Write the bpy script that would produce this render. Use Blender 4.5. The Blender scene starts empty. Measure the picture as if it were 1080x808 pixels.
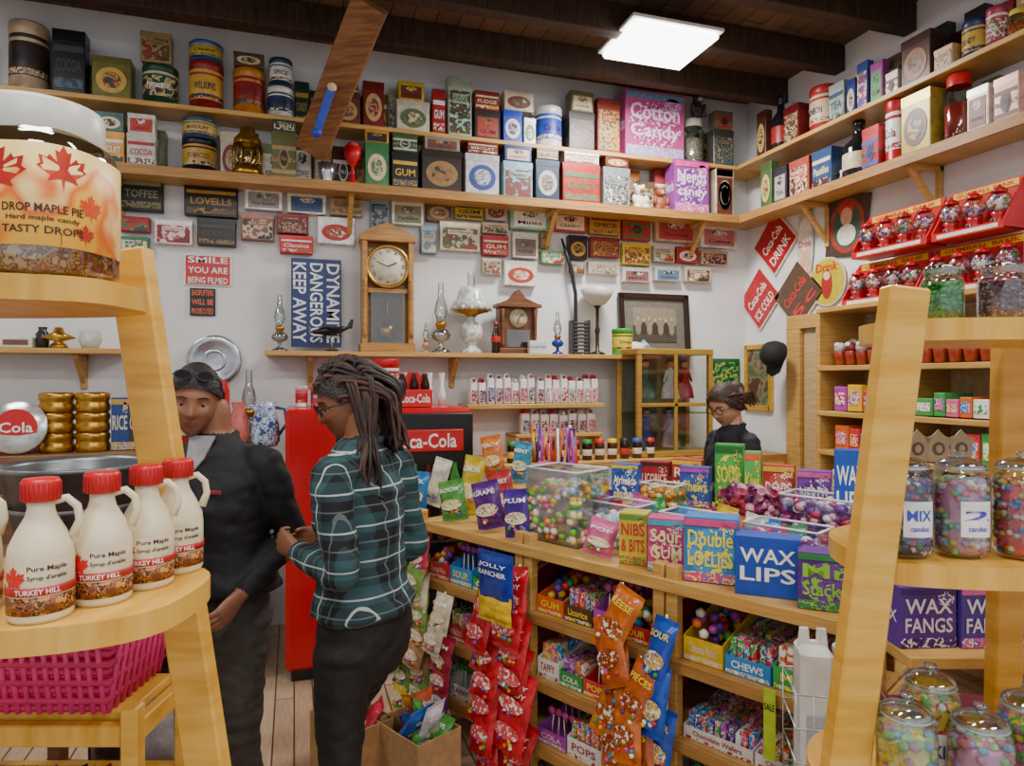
import bpy,bmesh,math,random
from math import sin,cos,pi,radians,exp,sqrt
from mathutils import Vector,Matrix,noise
from mathutils.bvhtree import BVHTree
random.seed(7)
R=random.random
def U(a,b): return a+(b-a)*random.random()
TH=radians(17.7); cs,sn=cos(TH),sin(TH); YAW=-TH; FL=720.; EYE=1.6
# view-aligned survey frame (right, forward, up) -> room frame
def C(cx,cy,z=0.): return Vector((cx*cs+cy*sn, cy*cs-cx*sn, z))
def P(u,v,d): return C((u-540)/FL*d,d,EYE-(v-400)/FL*d)
def onback(u,v,y):
    a=(u-540)/FL; return P(u,v,y/(cs-sn*a))
def onright(u,v,x):
    a=(u-540)/FL; return P(u,v,x/(sn+cs*a))
def hx(h):
    h=h.lstrip('#'); o=[]
    for i in (0,2,4):
        c=int(h[i:i+2],16)/255.; o.append(c/12.92 if c<=.04045 else ((c+.055)/1.055)**2.4)
    return o
# ------------------------------------------------------------ materials
MC={}
def newmat(key):
    m=bpy.data.materials.new(key); m.use_nodes=True; nt=m.node_tree
    return m,nt,nt.nodes['Principled BSDF']
def setp(b,r,me,e=0,ec=None):
    b.inputs['Roughness'].default_value=r; b.inputs['Metallic'].default_value=me
    if e:
        b.inputs['Emission Color'].default_value=(*ec,1); b.inputs['Emission Strength'].default_value=e
def noise_node(nt,scale,det=2,stretch=None):
    tc=nt.nodes.new('ShaderNodeTexCoord'); n=nt.nodes.new('ShaderNodeTexNoise')
    n.inputs['Scale'].default_value=scale; n.inputs['Detail'].default_value=det
    if stretch:
        mp=nt.nodes.new('ShaderNodeMapping'); mp.inputs['Scale'].default_value=stretch
        nt.links.new(tc.outputs['Object'],mp.inputs['Vector']); nt.links.new(mp.outputs[0],n.inputs['Vector'])
    else: nt.links.new(tc.outputs['Object'],n.inputs['Vector'])
    return n
def mat(c,r=.45,m=0.,n=.12,ns=30,e=0,bump=0):
    k=('m',c,r,m,n,ns,e,bump)
    if k in MC: return MC[k]
    M,nt,b=newmat('paint_'+c); col=hx(c); setp(b,r,m,e,col)
    nn=noise_node(nt,ns); rp=nt.nodes.new('ShaderNodeValToRGB')
    rp.color_ramp.elements[0].color=(*[x*(1-n*1.5) for x in col],1); rp.color_ramp.elements[1].color=(*[min(1,x*(1+n)) for x in col],1)
    rp.color_ramp.elements[0].position=.3; rp.color_ramp.elements[1].position=.7
    nt.links.new(nn.outputs['Fac'],rp.inputs[0]); nt.links.new(rp.outputs[0],b.inputs['Base Color'])
    if bump:
        bp=nt.nodes.new('ShaderNodeBump'); bp.inputs['Strength'].default_value=bump; bp.inputs['Distance'].default_value=.01
        nt.links.new(nn.outputs['Fac'],bp.inputs['Height']); nt.links.new(bp.outputs[0],b.inputs['Normal'])
    MC[k]=M; return M
def wood(c1,c2,r=.45,st=(2,2,25),sc=3):
    k=('w',c1,c2,r,st,sc)
    if k in MC: return MC[k]
    M,nt,b=newmat('wood_'+c1); setp(b,r,0)
    nn=noise_node(nt,sc,5,st); rp=nt.nodes.new('ShaderNodeValToRGB')
    rp.color_ramp.elements[0].color=(*hx(c1),1); rp.color_ramp.elements[1].color=(*hx(c2),1)
    rp.color_ramp.elements[0].position=.35; rp.color_ramp.elements[1].position=.65
    nt.links.new(nn.outputs['Fac'],rp.inputs[0]); nt.links.new(rp.outputs[0],b.inputs['Base Color'])
    MC[k]=M; return M
def art(cols,scale=14,r=.4,hard=True,det=2):
    k=('a',tuple(cols),scale,r,hard)
    if k in MC: return MC[k]
    M,nt,b=newmat('print'); setp(b,r,0)
    nn=noise_node(nt,scale,det); rp=nt.nodes.new('ShaderNodeValToRGB'); cr=rp.color_ramp
    if hard: cr.interpolation='CONSTANT'
    cr.elements[0].color=(*hx(cols[0]),1); cr.elements[0].position=0
    cr.elements[1].color=(*hx(cols[1]),1); cr.elements[1].position=.44
    for i,c in enumerate(cols[2:]):
        el=cr.elements.new(min(.98,.5+.07*i)); el.color=(*hx(c),1)
    nt.links.new(nn.outputs['Fac'],rp.inputs[0]); nt.links.new(rp.outputs[0],b.inputs['Base Color'])
    MC[k]=M; return M
def glass(c='ffffff',g=.12):
    k=('g',c,g)
    if k in MC: return MC[k]
    M,nt,b=newmat('clear_'+c); nt.nodes.remove(b); out=nt.nodes['Material Output']
    t=nt.nodes.new('ShaderNodeBsdfTransparent'); t.inputs[0].default_value=(*hx(c),1)
    gl=nt.nodes.new('ShaderNodeBsdfGlossy'); gl.inputs['Roughness'].default_value=.06
    lw=nt.nodes.new('ShaderNodeLayerWeight'); lw.inputs[0].default_value=.35
    ml=nt.nodes.new('ShaderNodeMath'); ml.operation='MULTIPLY_ADD'; ml.inputs[1].default_value=.6; ml.inputs[2].default_value=g*.5
    mx=nt.nodes.new('ShaderNodeMixShader')
    nt.links.new(lw.outputs['Fresnel'],ml.inputs[0]); nt.links.new(ml.outputs[0],mx.inputs[0])
    nt.links.new(t.outputs[0],mx.inputs[1]); nt.links.new(gl.outputs[0],mx.inputs[2]); nt.links.new(mx.outputs[0],out.inputs[0])
    MC[k]=M; return M
def plaid():
    M,nt,b=newmat('plaid_flannel'); setp(b,.85,0)
    tc=nt.nodes.new('ShaderNodeTexCoord'); sp=nt.nodes.new('ShaderNodeSeparateXYZ'); nt.links.new(tc.outputs['Object'],sp.inputs[0])
    def mth(op,a,bv=None,c=None):
        n=nt.nodes.new('ShaderNodeMath'); n.operation=op
        for i,x in enumerate((a,bv,c)):
            if x is None: continue
            if isinstance(x,(int,float)): n.inputs[i].default_value=x
            else: nt.links.new(x,n.inputs[i])
        return n.outputs[0]
    h=mth('ADD',mth('MULTIPLY',sp.outputs[0],.75),sp.outputs[1])
    def stripe(c,per,ph,w):
        return mth('LESS_THAN',mth('FRACT',mth('ADD',mth('MULTIPLY',c,1/per),ph+10)),w)
    def mix(f,a,bc):
        n=nt.nodes.new('ShaderNodeMix'); n.data_type='RGBA'; nt.links.new(f,n.inputs[0])
        if isinstance(a,tuple): n.inputs[6].default_value=a
        else: nt.links.new(a,n.inputs[6])
        n.inputs[7].default_value=bc; return n.outputs[2]
    z=sp.outputs[2]; per=.1
    d1=mth('MULTIPLY',mth('ADD',stripe(h,per,0,.5),stripe(z,per,.75,.5)),.49)
    w=mth('MULTIPLY',mth('MAXIMUM',stripe(h,per,.2,.045),stripe(z,per,.1,.045)),.6)
    w2=mth('MULTIPLY',mth('MAXIMUM',stripe(h,per,.72,.04),stripe(z,per,.55,.04)),.28)
    c=mix(d1,(*hx('284a50'),1),(*hx('070a12'),1))
    c=mix(w2,c,(*hx('8fa0a2'),1)); c=mix(w,c,(*hx('d8dcd8'),1))
    nt.links.new(c,b.inputs['Base Color']); return M
# ------------------------------------------------------------ mesh builder
TXT={}
def textgeo(s,bold=True):
    if s in TXT: return TXT[s]
    cu=bpy.data.curves.new('t','FONT'); cu.body=s; cu.resolution_u=2; cu.align_x='CENTER'
    if bold: cu.offset=.018
    ob=bpy.data.objects.new('t',cu); bpy.context.scene.collection.objects.link(ob)
    bpy.context.view_layer.update()
    me=bpy.data.meshes.new_from_object(ob.evaluated_get(bpy.context.evaluated_depsgraph_get()))
    vs=[v.co.copy() for v in me.vertices]; fs=[tuple(p.vertices) for p in me.polygons]
    bpy.data.objects.remove(ob); bpy.data.curves.remove(cu); bpy.data.meshes.remove(me)
    if vs:
        x0=min(v.x for v in vs);x1=max(v.x for v in vs);y0=min(v.y for v in vs);y1=max(v.y for v in vs)
        vs=[((v.x-(x0+x1)/2)/(x1-x0),(v.y-(y0+y1)/2)/(y1-y0)) for v in vs]
    TXT[s]=(vs,fs); return TXT[s]
ICO={}
def ico(n):
    if n not in ICO:
        b=bmesh.new(); bmesh.ops.create_icosphere(b,subdivisions=n,radius=1)
        ICO[n]=([v.co.copy() for v in b.verts],[tuple(v.index for v in f.verts) for f in b.faces]); b.free()
    return ICO[n]
def T(x,y,z): return Matrix.Translation((x,y,z))
def RX(a): return Matrix.Rotation(radians(a),4,'X')
def RY(a): return Matrix.Rotation(radians(a),4,'Y')
def RZ(a): return Matrix.Rotation(radians(a),4,'Z')
def S(x,y,z): return Matrix.Diagonal((x,y,z,1))
def FR(x,y,z,rot=0): return T(x,y,z)@RX(90)@RZ(rot)
class MB:
    def __init__(s): s.v=[];s.f=[];s.m=[];s.sm=[];s.mats=[]
    def mi(s,m):
        if m not in s.mats: s.mats.append(m)
        return s.mats.index(m)
    def add(s,vs,fs,m,smooth=False,M=None):
        o=len(s.v); 
        if M is not None: vs=[M@Vector(v) for v in vs]
        s.v.extend([tuple(v) for v in vs]); i=s.mi(m)
        for f in fs: s.f.append(tuple(o+k for k in f)); s.m.append(i); s.sm.append(smooth)
    def box(s,x,y,z,sx,sy,sz,m,M=None,b=None):
        hx_,hy,hz=sx/2,sy/2,sz/2
        if b is None: b=min(.004,.12*min(sx,sy,sz))
        vs=[];idx={}
        for a in(-1,1):
            for c in(-1,1):
                for e in(-1,1):
                    idx[a,c,e]=len(vs)
                    vs+=[(x+a*hx_,y+c*(hy-b),z+e*(hz-b)),(x+a*(hx_-b),y+c*hy,z+e*(hz-b)),(x+a*(hx_-b),y+c*(hy-b),z+e*hz)]
        fs=[];q=[(-1,-1),(1,-1),(1,1),(-1,1)]
        for a in(-1,1):
            fs.append([idx[a,p,r] for p,r in q]); fs.append([idx[p,a,r]+1 for p,r in q]); fs.append([idx[p,r,a]+2 for p,r in q])
        for a in(-1,1):
            for c in(-1,1):
                fs.append([idx[a,c,-1],idx[a,c,1],idx[a,c,1]+1,idx[a,c,-1]+1])
                fs.append([idx[a,-1,c],idx[a,1,c],idx[a,1,c]+2,idx[a,-1,c]+2])
                fs.append([idx[-1,a,c]+1,idx[1,a,c]+1,idx[1,a,c]+2,idx[-1,a,c]+2])
                for e in(-1,1): fs.append([idx[a,c,e],idx[a,c,e]+1,idx[a,c,e]+2])
        s.add(vs,fs,m,False,M)
    def bar(s,p,q,w,t,m,up=(0,0,1)):
        p,q=Vector(p),Vector(q); d=q-p; L=d.length; z=d.normalized(); x=Vector(up).cross(z)
        if x.length<1e-4: x=Vector((1,0,0))
        x.normalize(); y=z.cross(x); M=Matrix((x,y,z)).transposed().to_4x4(); M.translation=(p+q)/2
        s.box(0,0,0,w,t,L,m,M)
    def lathe(s,prof,m,seg=20,M=None,smooth=True,sq=None):
        vs=[];fs=[];n=len(prof)
        for r,z in prof:
            for k in range(seg):
                a=2*pi*k/seg; x,y=cos(a),sin(a)
                if sq: 
                    g=(abs(x)**sq+abs(y)**sq)**(-1/sq); x*=g;y*=g
                vs.append((max(r,1e-5)*x,max(r,1e-5)*y,z))
        for i in range(n-1):
            for k in range(seg):
                k2=(k+1)%seg; fs.append((i*seg+k,i*seg+k2,(i+1)*seg+k2,(i+1)*seg+k))
        s.add(vs,fs,m,smooth,M)
    def cyl(s,x,y,z0,r,h,m,seg=18,M=None):
        b=min(.002,r*.1); MM=T(x,y,z0); MM=M@MM if M is not None else MM
        s.lathe([(0,0),(r-b,0),(r,b),(r,h-b),(r-b,h),(0,h)],m,seg,MM,False)
    def tube(s,pts,r,m,seg=7,M=None,close=False):
        pts=[Vector(p) for p in pts]; n=len(pts)
        rs=r if isinstance(r,(list,tuple)) else [r]*n
        vs=[];fs=[]; t=(pts[1]-pts[0]).normalized(); x=t.orthogonal().normalized()
        for i in range(n):
            if i==0: t=pts[1]-pts[0]
            elif i==n-1: t=pts[-1]-pts[-2]
            else: t=pts[i+1]-pts[i-1]
            if t.length<1e-7: t=Vector((0,0,1))
            t.normalize(); x=(x-t*x.dot(t)); 
            if x.length<1e-5: x=t.orthogonal()
            x.normalize(); y=t.cross(x)
            for k in range(seg):
                a=2*pi*k/seg; vs.append(pts[i]+(x*cos(a)+y*sin(a))*rs[i])
        for i in range(n-1):
            for k in range(seg):
                k2=(k+1)%seg; fs.append((i*seg+k,i*seg+k2,(i+1)*seg+k2,(i+1)*seg+k))
        fs.append(tuple(range(seg))[::-1]); fs.append(tuple((n-1)*seg+k for k in range(seg)))
        s.add(vs,fs,m,True,M)
    def ball(s,x,y,z,r,m,n=1,M=None,sc=(1,1,1)):
        v,f=ico(n); MM=T(x,y,z)@S(r*sc[0],r*sc[1],r*sc[2]); MM=M@MM if M is not None else MM
        s.add(v,f,m,True,MM)
    def poly(s,pts,t,m,M=None):
        n=len(pts); vs=[(p[0],p[1],0) for p in pts]+[(p[0],p[1],-t) for p in pts]
        fs=[tuple(range(n)),tuple(range(2*n-1,n-1,-1))]+[(i,i+n,(i+1)%n+n,(i+1)%n) for i in range(n)]
        s.add(vs,fs,m,False,M)
    def ell(s,w,h,m,M,t=.001,n=20):
        s.poly([(w/2*cos(2*pi*k/n),h/2*sin(2*pi*k/n)) for k in range(n)],t,m,M)
    def text(s,st,w,h,m,M):
        vs,fs=textgeo(st); s.add([(a*w,b*h,0) for a,b in vs],fs,m,False,M)
    def textcyl(s,st,w,h,m,rad,z,a0=0,M=None):
        vs,fs=textgeo(st)
        s.add([(rad*sin(a*w/rad+a0),-rad*cos(a*w/rad+a0),z+b*h) for a,b in vs],fs,m,False,M)
    def make(s,name,loc=(0,0,0),rz=0.,parent=None,recalc=True):
        me=bpy.data.meshes.new(name); me.from_pydata(s.v,[],s.f)
        for m in s.mats: me.materials.append(m)
        me.polygons.foreach_set('material_index',s.m); me.polygons.foreach_set('use_smooth',s.sm)
        if recalc:
            b=bmesh.new(); b.from_mesh(me); bmesh.ops.recalc_face_normals(b,faces=b.faces); b.to_mesh(me); b.free()
        ob=bpy.data.objects.new(name,me); bpy.context.scene.collection.objects.link(ob)
        ob.location=loc; ob.rotation_euler=(0,0,rz)
        if parent: ob.parent=parent
        return ob
LEAF=[(0,-.55),(.03,-.25),(.3,-.32),(.24,-.2),(.5,.02),(.42,.07),(.46,.27),(.3,.22),(.26,.3),(.12,.14),(.16,.42),(.08,.38),(0,.55)]
LEAF=LEAF+[(-x,y) for x,y in LEAF[-2:0:-1]]
def leafcyl(mb,sz,m,rad,z,a0,M=None):
    n=len(LEAF); pts=[(x*sz,y*sz) for x,y in LEAF]+[(0,0)]
    mb.add([(rad*sin(x/rad+a0),-rad*cos(x/rad+a0),z+y) for x,y in pts],[(i,(i+1)%n,n) for i in range(n)],m,False,M)
PINE=wood('b88a44','cda45c',.4); PINE_D=wood('96692f','b08246',.45); YEL=wood('d09a30','e4b450',.35,(2,2,14),3)
YELH=wood('d09a30','e4b450',.35,(14,2,2),3)
DARKW=wood('2a1a10','453020',.7,(20,2,2),3); BROWN=wood('5a3218','7c4a26',.45)
WHITE=mat('f2f0ea',.4,n=.03); RED=mat('c8141c',.35,n=.05); BLACK=mat('141416',.35,n=.05); GLASS=glass('f4faf8'); CREAM=mat('eadfc0',.45,n=.05)
SILV=mat('b8bcc0',.25,.9,n=.1); BRASS=mat('b98c3a',.3,.9,n=.1); GOLD=mat('d9a832',.35,.4)
# ------------------------------------------------------------ room shell
XR,YB,ZC=3.5,4.7,3.83
XL,YF=-4.0,-2.2
def shell(name,x0,x1,y0,y1,z0,z1,m):
    b=MB(); b.box((x0+x1)/2,(y0+y1)/2,(z0+z1)/2,x1-x0,y1-y0,z1-z0,m,b=0.0005); return b.make(name)
def plankmat(c1,c2,c3,axis,w,r):
    M,nt,b=newmat('planks_'+c1); setp(b,r,0)
    tc=nt.nodes.new('ShaderNodeTexCoord'); br=nt.nodes.new('ShaderNodeTexBrick'); mp=nt.nodes.new('ShaderNodeMapping')
    if axis=='y': mp.inputs['Rotation'].default_value=(0,0,pi/2)
    br.inputs['Color1'].default_value=(*hx(c1),1); br.inputs['Color2'].default_value=(*hx(c2),1); br.inputs['Mortar'].default_value=(*hx(c3),1)
    br.inputs['Scale'].default_value=1; br.inputs['Mortar Size'].default_value=.004; br.inputs['Brick Width'].default_value=1.8; br.inputs['Row Height'].default_value=w
    nn=noise_node(nt,3,5,(3,25,3) if axis!='y' else (25,3,3)); mx=nt.nodes.new('ShaderNodeMix'); mx.data_type='RGBA'; mx.blend_type='MULTIPLY'; mx.inputs[0].default_value=.5
    nt.links.new(tc.outputs['Object'],mp.inputs[0]); nt.links.new(mp.outputs[0],br.inputs[0]); nt.links.new(br.outputs[0],mx.inputs[6]); nt.links.new(nn.outputs['Fac'],mx.inputs[7])
    nt.links.new(mx.outputs[2],b.inputs['Base Color']); return M
WALLM=mat('e2e3e4',.8,n=.05,ns=3)
shell('floor',XL-.2,XR+.2,YF,YB+.2,-.1,0,plankmat('c9a98a','d8bb9c','6b4a33','y',.09,.4))
shell('ceiling',XL-.2,XR+.2,YF,YB+.2,ZC,ZC+.1,plankmat('665040','7a5e48','1d140e','y',.14,.8))
shell('wall_back',XL-.2,XR+.2,YB,YB+.2,0,ZC,WALLM)
shell('wall_right',XR,XR+.2,YF,YB,0,ZC,WALLM)
shell('wall_left',XL-.2,XL,YF,YB,0,ZC,WALLM)
for y in (-1.6,-1.,-.4,.2,.8,1.4,2.0,2.6,3.15,3.7,4.25):
    b=MB(); b.box((XL+XR)/2,y,ZC-.09,XR-XL-.01,.09,.17,DARKW); b.make('ceiling_joist')
b=MB(); BR=wood('6b4325','92653c',.6)
b.bar(P(328,160,4.22),P(391,3,3.6),.19,.07,BR,up=(0,1,0)); b.make('timber_brace')
b=MB(); b.bar(P(350,92,3.85),P(334,140,3.9),.045,.03,mat('2347b8'),(0,1,0)); q=P(334,140,3.9); b.ball(q.x,q.y,q.z,.03,mat('2347b8'),2); q=P(350,92,3.85); b.ball(q.x,q.y,q.z,.028,mat('e8c8a0'),2); b.make('blue_hanging_toy')
# shelves
SZ=2.84; SZ2=3.235
def slab(name,x0,x1,y0,y1,z,t,m=PINE):
    b=MB(); b.box((x0+x1)/2,(y0+y1)/2,z-t/2,x1-x0,y1-y0,t,m); return b
b=slab('',-2.9,3.495,4.4,4.699,SZ,.035)
b.box((3.21+3.499)/2,1.6,SZ-.0175,.289,5.6,.035,PINE)
b.box(.15,4.405,SZ-.03,6.1,.02,.06,PINE_D); b.box(3.215,1.6,SZ-.03,.02,5.6,.06,PINE_D)
b.make('high_wall_shelf')
b=slab('',-2.9,3.495,4.46,4.699,SZ2,.03); b.box(3.365,1.6,SZ2-.015,.265,5.7,.03,PINE); b.make('upper_wall_shelf')
def bracket(loc,rz,d=.26,h=.3):
    b=MB(); b.box(0,-.015,-h/2,.035,.03,h,PINE); b.box(0,-d/2,-.015,.035,d,.03,PINE); b.bar((0,-.02,-h+.04),(0,-d+.03,-.02),.03,.03,PINE,(1,0,0)); b.make('shelf_bracket',loc,rz)
for x in (-2.2,-1.,.35,1.75,2.95): bracket((x,YB,SZ-.036),0)
for y in (.9,1.7,2.12,2.95,3.8): bracket((XR,y,SZ-.036),-pi/2)
MZ=1.775
b=slab('',-.17,2.56,4.42,4.699,MZ,.03); b.make('display_ledge')
b=slab('',-2.6,-.95,4.42,4.699,MZ,.03); b.make('display_ledge')
for x in (.1,1.05): bracket((x,YB,MZ-.031),0,.2,.2)
for x in (-2.2,-1.2): bracket((x,YB,MZ-.031),0,.2,.2)
b=slab('',1.1,2.1,4.42,4.699,1.43,.03); b.box(1.11,4.56,1.39,.02,.27,.05,PINE); b.make('candy_ledge')
# ------------------------------------------------------------ tins
PAL=['7c1f1f','1f4a36','b08a3a','23355f','cfc4a4','5f4428','983430','2c2c30','6d7a52','9a5f2a','dcd2b8','3c5f6a','8c6c46','4c1818','3a3226','6a5a44']
WORDS=['TOFFEE','TEA','COFFEE','COCOA','MINTS','CANDY','BISCUIT','FUDGE','SPICE','SWEETS','Humbugs','Pastilles','Bonbons','Cakes','GUM','Cocoa Butter']
def tinmesh(w,h,d,col,acc,kind='box',txt=None,style=None):
    b=MB(); c=mat(col,.35,.15,ns=18,n=.2); a=mat(acc,.4)
    style=random.randrange(5) if style is None else style
    dark=mat(random.choice(['2a1c14','1c2440','5a1212']),.4)
    pic=art([col,acc,random.choice(PAL),random.choice(PAL)],U(18,40)); rnd=txt is None
    if kind=='box':
        b.box(0,0,h/2,w*.98,d*.98,h,c); b.box(0,0,h-.09*h,w,d,.18*h,mat(col,.3,.3),b=.002)
        f=-d/2-.0008
        if style==0: b.box(0,f,h*.42,w*.8,.002,h*.66,a,b=.0003); b.ell(w*.4,h*.25,pic,FR(0,f-.0018,h*.6)); b.text(txt or random.choice(WORDS),w*.6,h*.13,dark,FR(0,f-.002,h*.27))
        elif style==1: b.ell(w*.78,h*.62,a,FR(0,f-.001,h*.43)); b.ell(w*.5,h*.4,pic,FR(0,f-.0025,h*.43))
        elif style==2: b.box(0,f,h*.42,w*.86,.002,h*.72,pic,b=.0003); b.box(0,f-.001,h*.64,w*.6,.002,h*.16,c,b=.0003); b.text(txt or random.choice(WORDS),w*.52,h*.1,a,FR(0,f-.0035,h*.64))
        elif style==4:
            for k in range(3): b.box(0,f,h*(.14+.25*k),w*.96,.002,h*.09,[a,pic,a][k],b=.0003)
            b.ell(w*.42,h*.46,a,FR(0,f-.002,h*.42)); b.ell(w*.32,h*.35,dark,FR(0,f-.0035,h*.42)); b.text(txt or 'No.1',w*.22,h*.1,a,FR(0,f-.005,h*.42))
        else:
            b.box(0,f,h*.16,w*.9,.002,h*.16,pic,b=.0003); b.box(0,f,h*.7,w*.9,.002,h*.1,a,b=.0003); b.text(txt or random.choice(WORDS),w*.75,h*.2,a,FR(0,f-.001,h*.44))
    elif kind=='round':
        r=w/2; b.lathe([(0,0),(r*.97,0),(r,h*.02),(r,h*.04),(r*.97,h*.05),(r*.97,h*.82),(r,h*.83),(r,h*.97),(r*.96,h),(r*.9,h*.99),(0,h*.985)],c,24)
        b.lathe([(r*.975,h*.2),(r*.98,h*.21),(r*.98,h*.68),(r*.975,h*.69)],a if style%2 else pic,24)
        b.lathe([(r*.985,h*.22),(r*.99,h*.225),(r*.99,h*.3),(r*.985,h*.305)],pic,24)
        b.textcyl(txt or random.choice(WORDS),r*1.3,h*.15,dark if style%2 else WHITE,r*.995,h*.47)
        b.lathe([(r*.975,h*.74),(r*.98,h*.745),(r*.98,h*.79),(r*.975,h*.8)],a,24)
    elif kind=='bottle':
        r=w/2; b.lathe([(0,0),(r*.95,0),(r,h*.03),(r,h*.5),(r*.9,h*.6),(r*.4,h*.72),(r*.34,h*.9),(r*.4,h*.91),(r*.4,h),(0,h)],mat(col,.12),20)
        b.lathe([(r*1.005,h*.15),(r*1.01,h*.16),(r*1.01,h*.42),(r*1.005,h*.43)],a,20)
    elif kind=='jar':
        r=w/2; b.lathe([(0,0),(r*.95,0),(r,h*.05),(r,h*.7),(r*.75,h*.8),(r*.75,h*.84)],glass('dfe8e4'),20)
        b.lathe([(0,.005),(r*.9,.005),(r*.93,h*.55),(0,h*.57)],art([col,acc,col],60),16)
        b.lathe([(r*.8,h*.82),(r*.8,h*.97),(r*.7,h),(0,h)],a,20)
    return b
def tname(kind): return {'box':'vintage_tin','round':'round_vintage_tin','bottle':'glass_bottle','jar':'storage_jar'}[kind]
ACC=['e6dcc4','c9a24a','e8e4d8','a8342c','8a9a7a']
REG=[] # (x0,x1,y0,y1,z0,ztop)
def free(x0,x1,y0,y1,z0,z1):
    return all(x1<=a or x0>=b_ or y1<=c or y0>=d_ or z1<=e or z0>=f for a,b_,c,d_,e,f in REG)
def zcap(z0,h): return min(h,SZ2-.035-z0) if z0<SZ2-.1 else min(h,3.655-z0)
def bitem(u0,u1,vt,z0,col=None,acc=None,kind='box',txt=None,style=None,yp=4.47):
    p0=onback(u0,400,yp); p1=onback(u1,400,yp); pc=onback((u0+u1)/2,vt,yp)
    w=(p1.x-p0.x)*.97; h=zcap(z0,pc.z-z0)
    d=w if kind!='box' else min(.12,max(.05,w*.6))
    if kind!='box': w=min(w,.2); d=w
    xc=(p0.x+p1.x)/2; yc=min(yp-.03+d/2,4.694-d/2)
    b=tinmesh(w,h,d,col or random.choice(PAL),acc or random.choice(ACC),kind,txt,style)
    b.make(tname(kind),(xc,yc,z0+.0005),0); REG.append((xc-w/2,xc+w/2,yc-d/2,yc+d/2,z0,z0+h))
def on_top(u0,u1,vt,col,acc,kind='box',txt=None,style=None,yp=4.47,base=SZ):
    x0=onback(u0,400,yp).x; x1=onback(u1,400,yp).x; z=base
    for a,b_,c,d_,e,f in REG:
        if a<x1 and b_>x0 and e>=base-.001 and f<(SZ2-.05 if base==SZ else 9) and c<yp+.06: z=max(z,f)
    hh=onback((u0+u1)/2,vt,yp).z-z
    if base==SZ and z+.05>SZ2-.035: return
    if hh>.045: bitem(u0,u1,vt,z+.001,col,acc,kind,txt,style,yp)
Y2=4.52
for a in [(0,52,22,'b9a184','3a2a22','round','PRETZELS',1),(56,92,34,'1a1a1e','3a3a44','box','COCOA',3),(97,140,62,'6e6a34','c8a44a','box','TEA',1),
 (143,191,68,'1f4a30','c8bda0','round','Patterson',0),(194,238,64,'8c1f22','d0a040','round','WILKINS',1),(244,280,72,'c07a28','8c1f1f','round','CANDY CO',1),(281,310,92,'e0dcd0','23355f','round','TOFFEE',1),
 (352,380,100,'6b4230','c09a60'),(382,405,88,'7c2420','c8a070'),(417,453,108,'c9c4b4','5a6a4a','box','BONBON',1),(455,469,96,'a8242c','e0e0e0'),(471,497,84,'a8b8a0','33553f'),
 (499,527,118,'3a3230','9a3a2a'),(529,550,118,'1f3fae','e8e4d0','box','TEA',1),(551,564,126,'e0dccc','3f8f4a'),(566,597,112,'f0f0ee','2a50c0','round','Cotton',1),
 (598,626,120,'2a2624','7a3a2a'),(628,653,106,'8c3a2c','d8a04a'),(724,746,124,'8a7a68','d8d0c0','jar'),(750,772,138,'4a4640','9a8a70')]:
    bitem(a[0],a[1],a[2],SZ2,*a[3:],yp=Y2)
for a in [(148,182,32,'a08858','5a3a24','box','FUDGE',2),(197,235,33,'2a5a9c','c8b040','round','CANDY',1),(283,309,62,'2a3a5c','e8e4dc','round','SPICE',1),(419,447,88,'c9b03a','6b2a20','box','GUM',0),(356,378,82,'4a3a30','b0a080'),(499,526,98,'8a3028','d8c8a0'),(530,562,98,'c8bca0','6a3a2a'),(600,625,98,'6a5a3c','c8b890'),(246,279,58,'5a4a34','c8b890'),(752,771,112,'7a6a50','a8342c')]:
    on_top(*(list(a)+['box',None,None] if len(a)==5 else list(a)),yp=Y2,base=SZ2) 
def carton(name,w,d,h,col,txts,loc,rz,tc='ffffff',acc=None,panel=None):
    b=MB(); c=mat(col,.4,n=.1); b.box(0,0,h/2,w,d,h,c,b=.0015); t=mat(tc,.4,n=.02); f=-d/2-.001
    if panel: b.ell(w*.9,h*.72,art([panel,panel,col,tc],45),FR(0,f,h*.48)); f-=.002
    if acc: b.box(0,f,h*.09,w*.98,.002,h*.15,art([acc,col,tc,acc],60),b=.0003); b.box(0,f,h*.92,w*.98,.002,h*.1,mat(acc,.4),b=.0003); b.ell(w*.3,h*.24,art([acc,tc,col],60),FR(w*.3,f-.001,h*.8))
    n=len(txts)
    for i,s in enumerate(txts):
        hh=h*.62/n; b.text(s,w*.84,min(hh*.78,h*.28),t,FR(0,f-.0015,h*.84-hh*(i+.5)-.0))
    for s in(-1,1): b.text(txts[0],d*.8,h*.2,t,T(s*(w/2+.001),0,h*.5)@RZ(90*s)@RX(90))
    return b.make(name,loc,rz)
p0=onback(656,400,Y2);p1=onback(720,400,Y2)
carton('cotton_candy_carton',p1.x-p0.x-.02,.13,onback(689,99,Y2).z-SZ2,'b84a86',['Cotton','Candy'],((p0.x+p1.x)/2,Y2+.03,SZ2+.001),0,'f0d0e4','7a9ad0','a03a78'); REG.append((p0.x,p1.x,4.45,4.62,SZ2,SZ2+.4))
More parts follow.
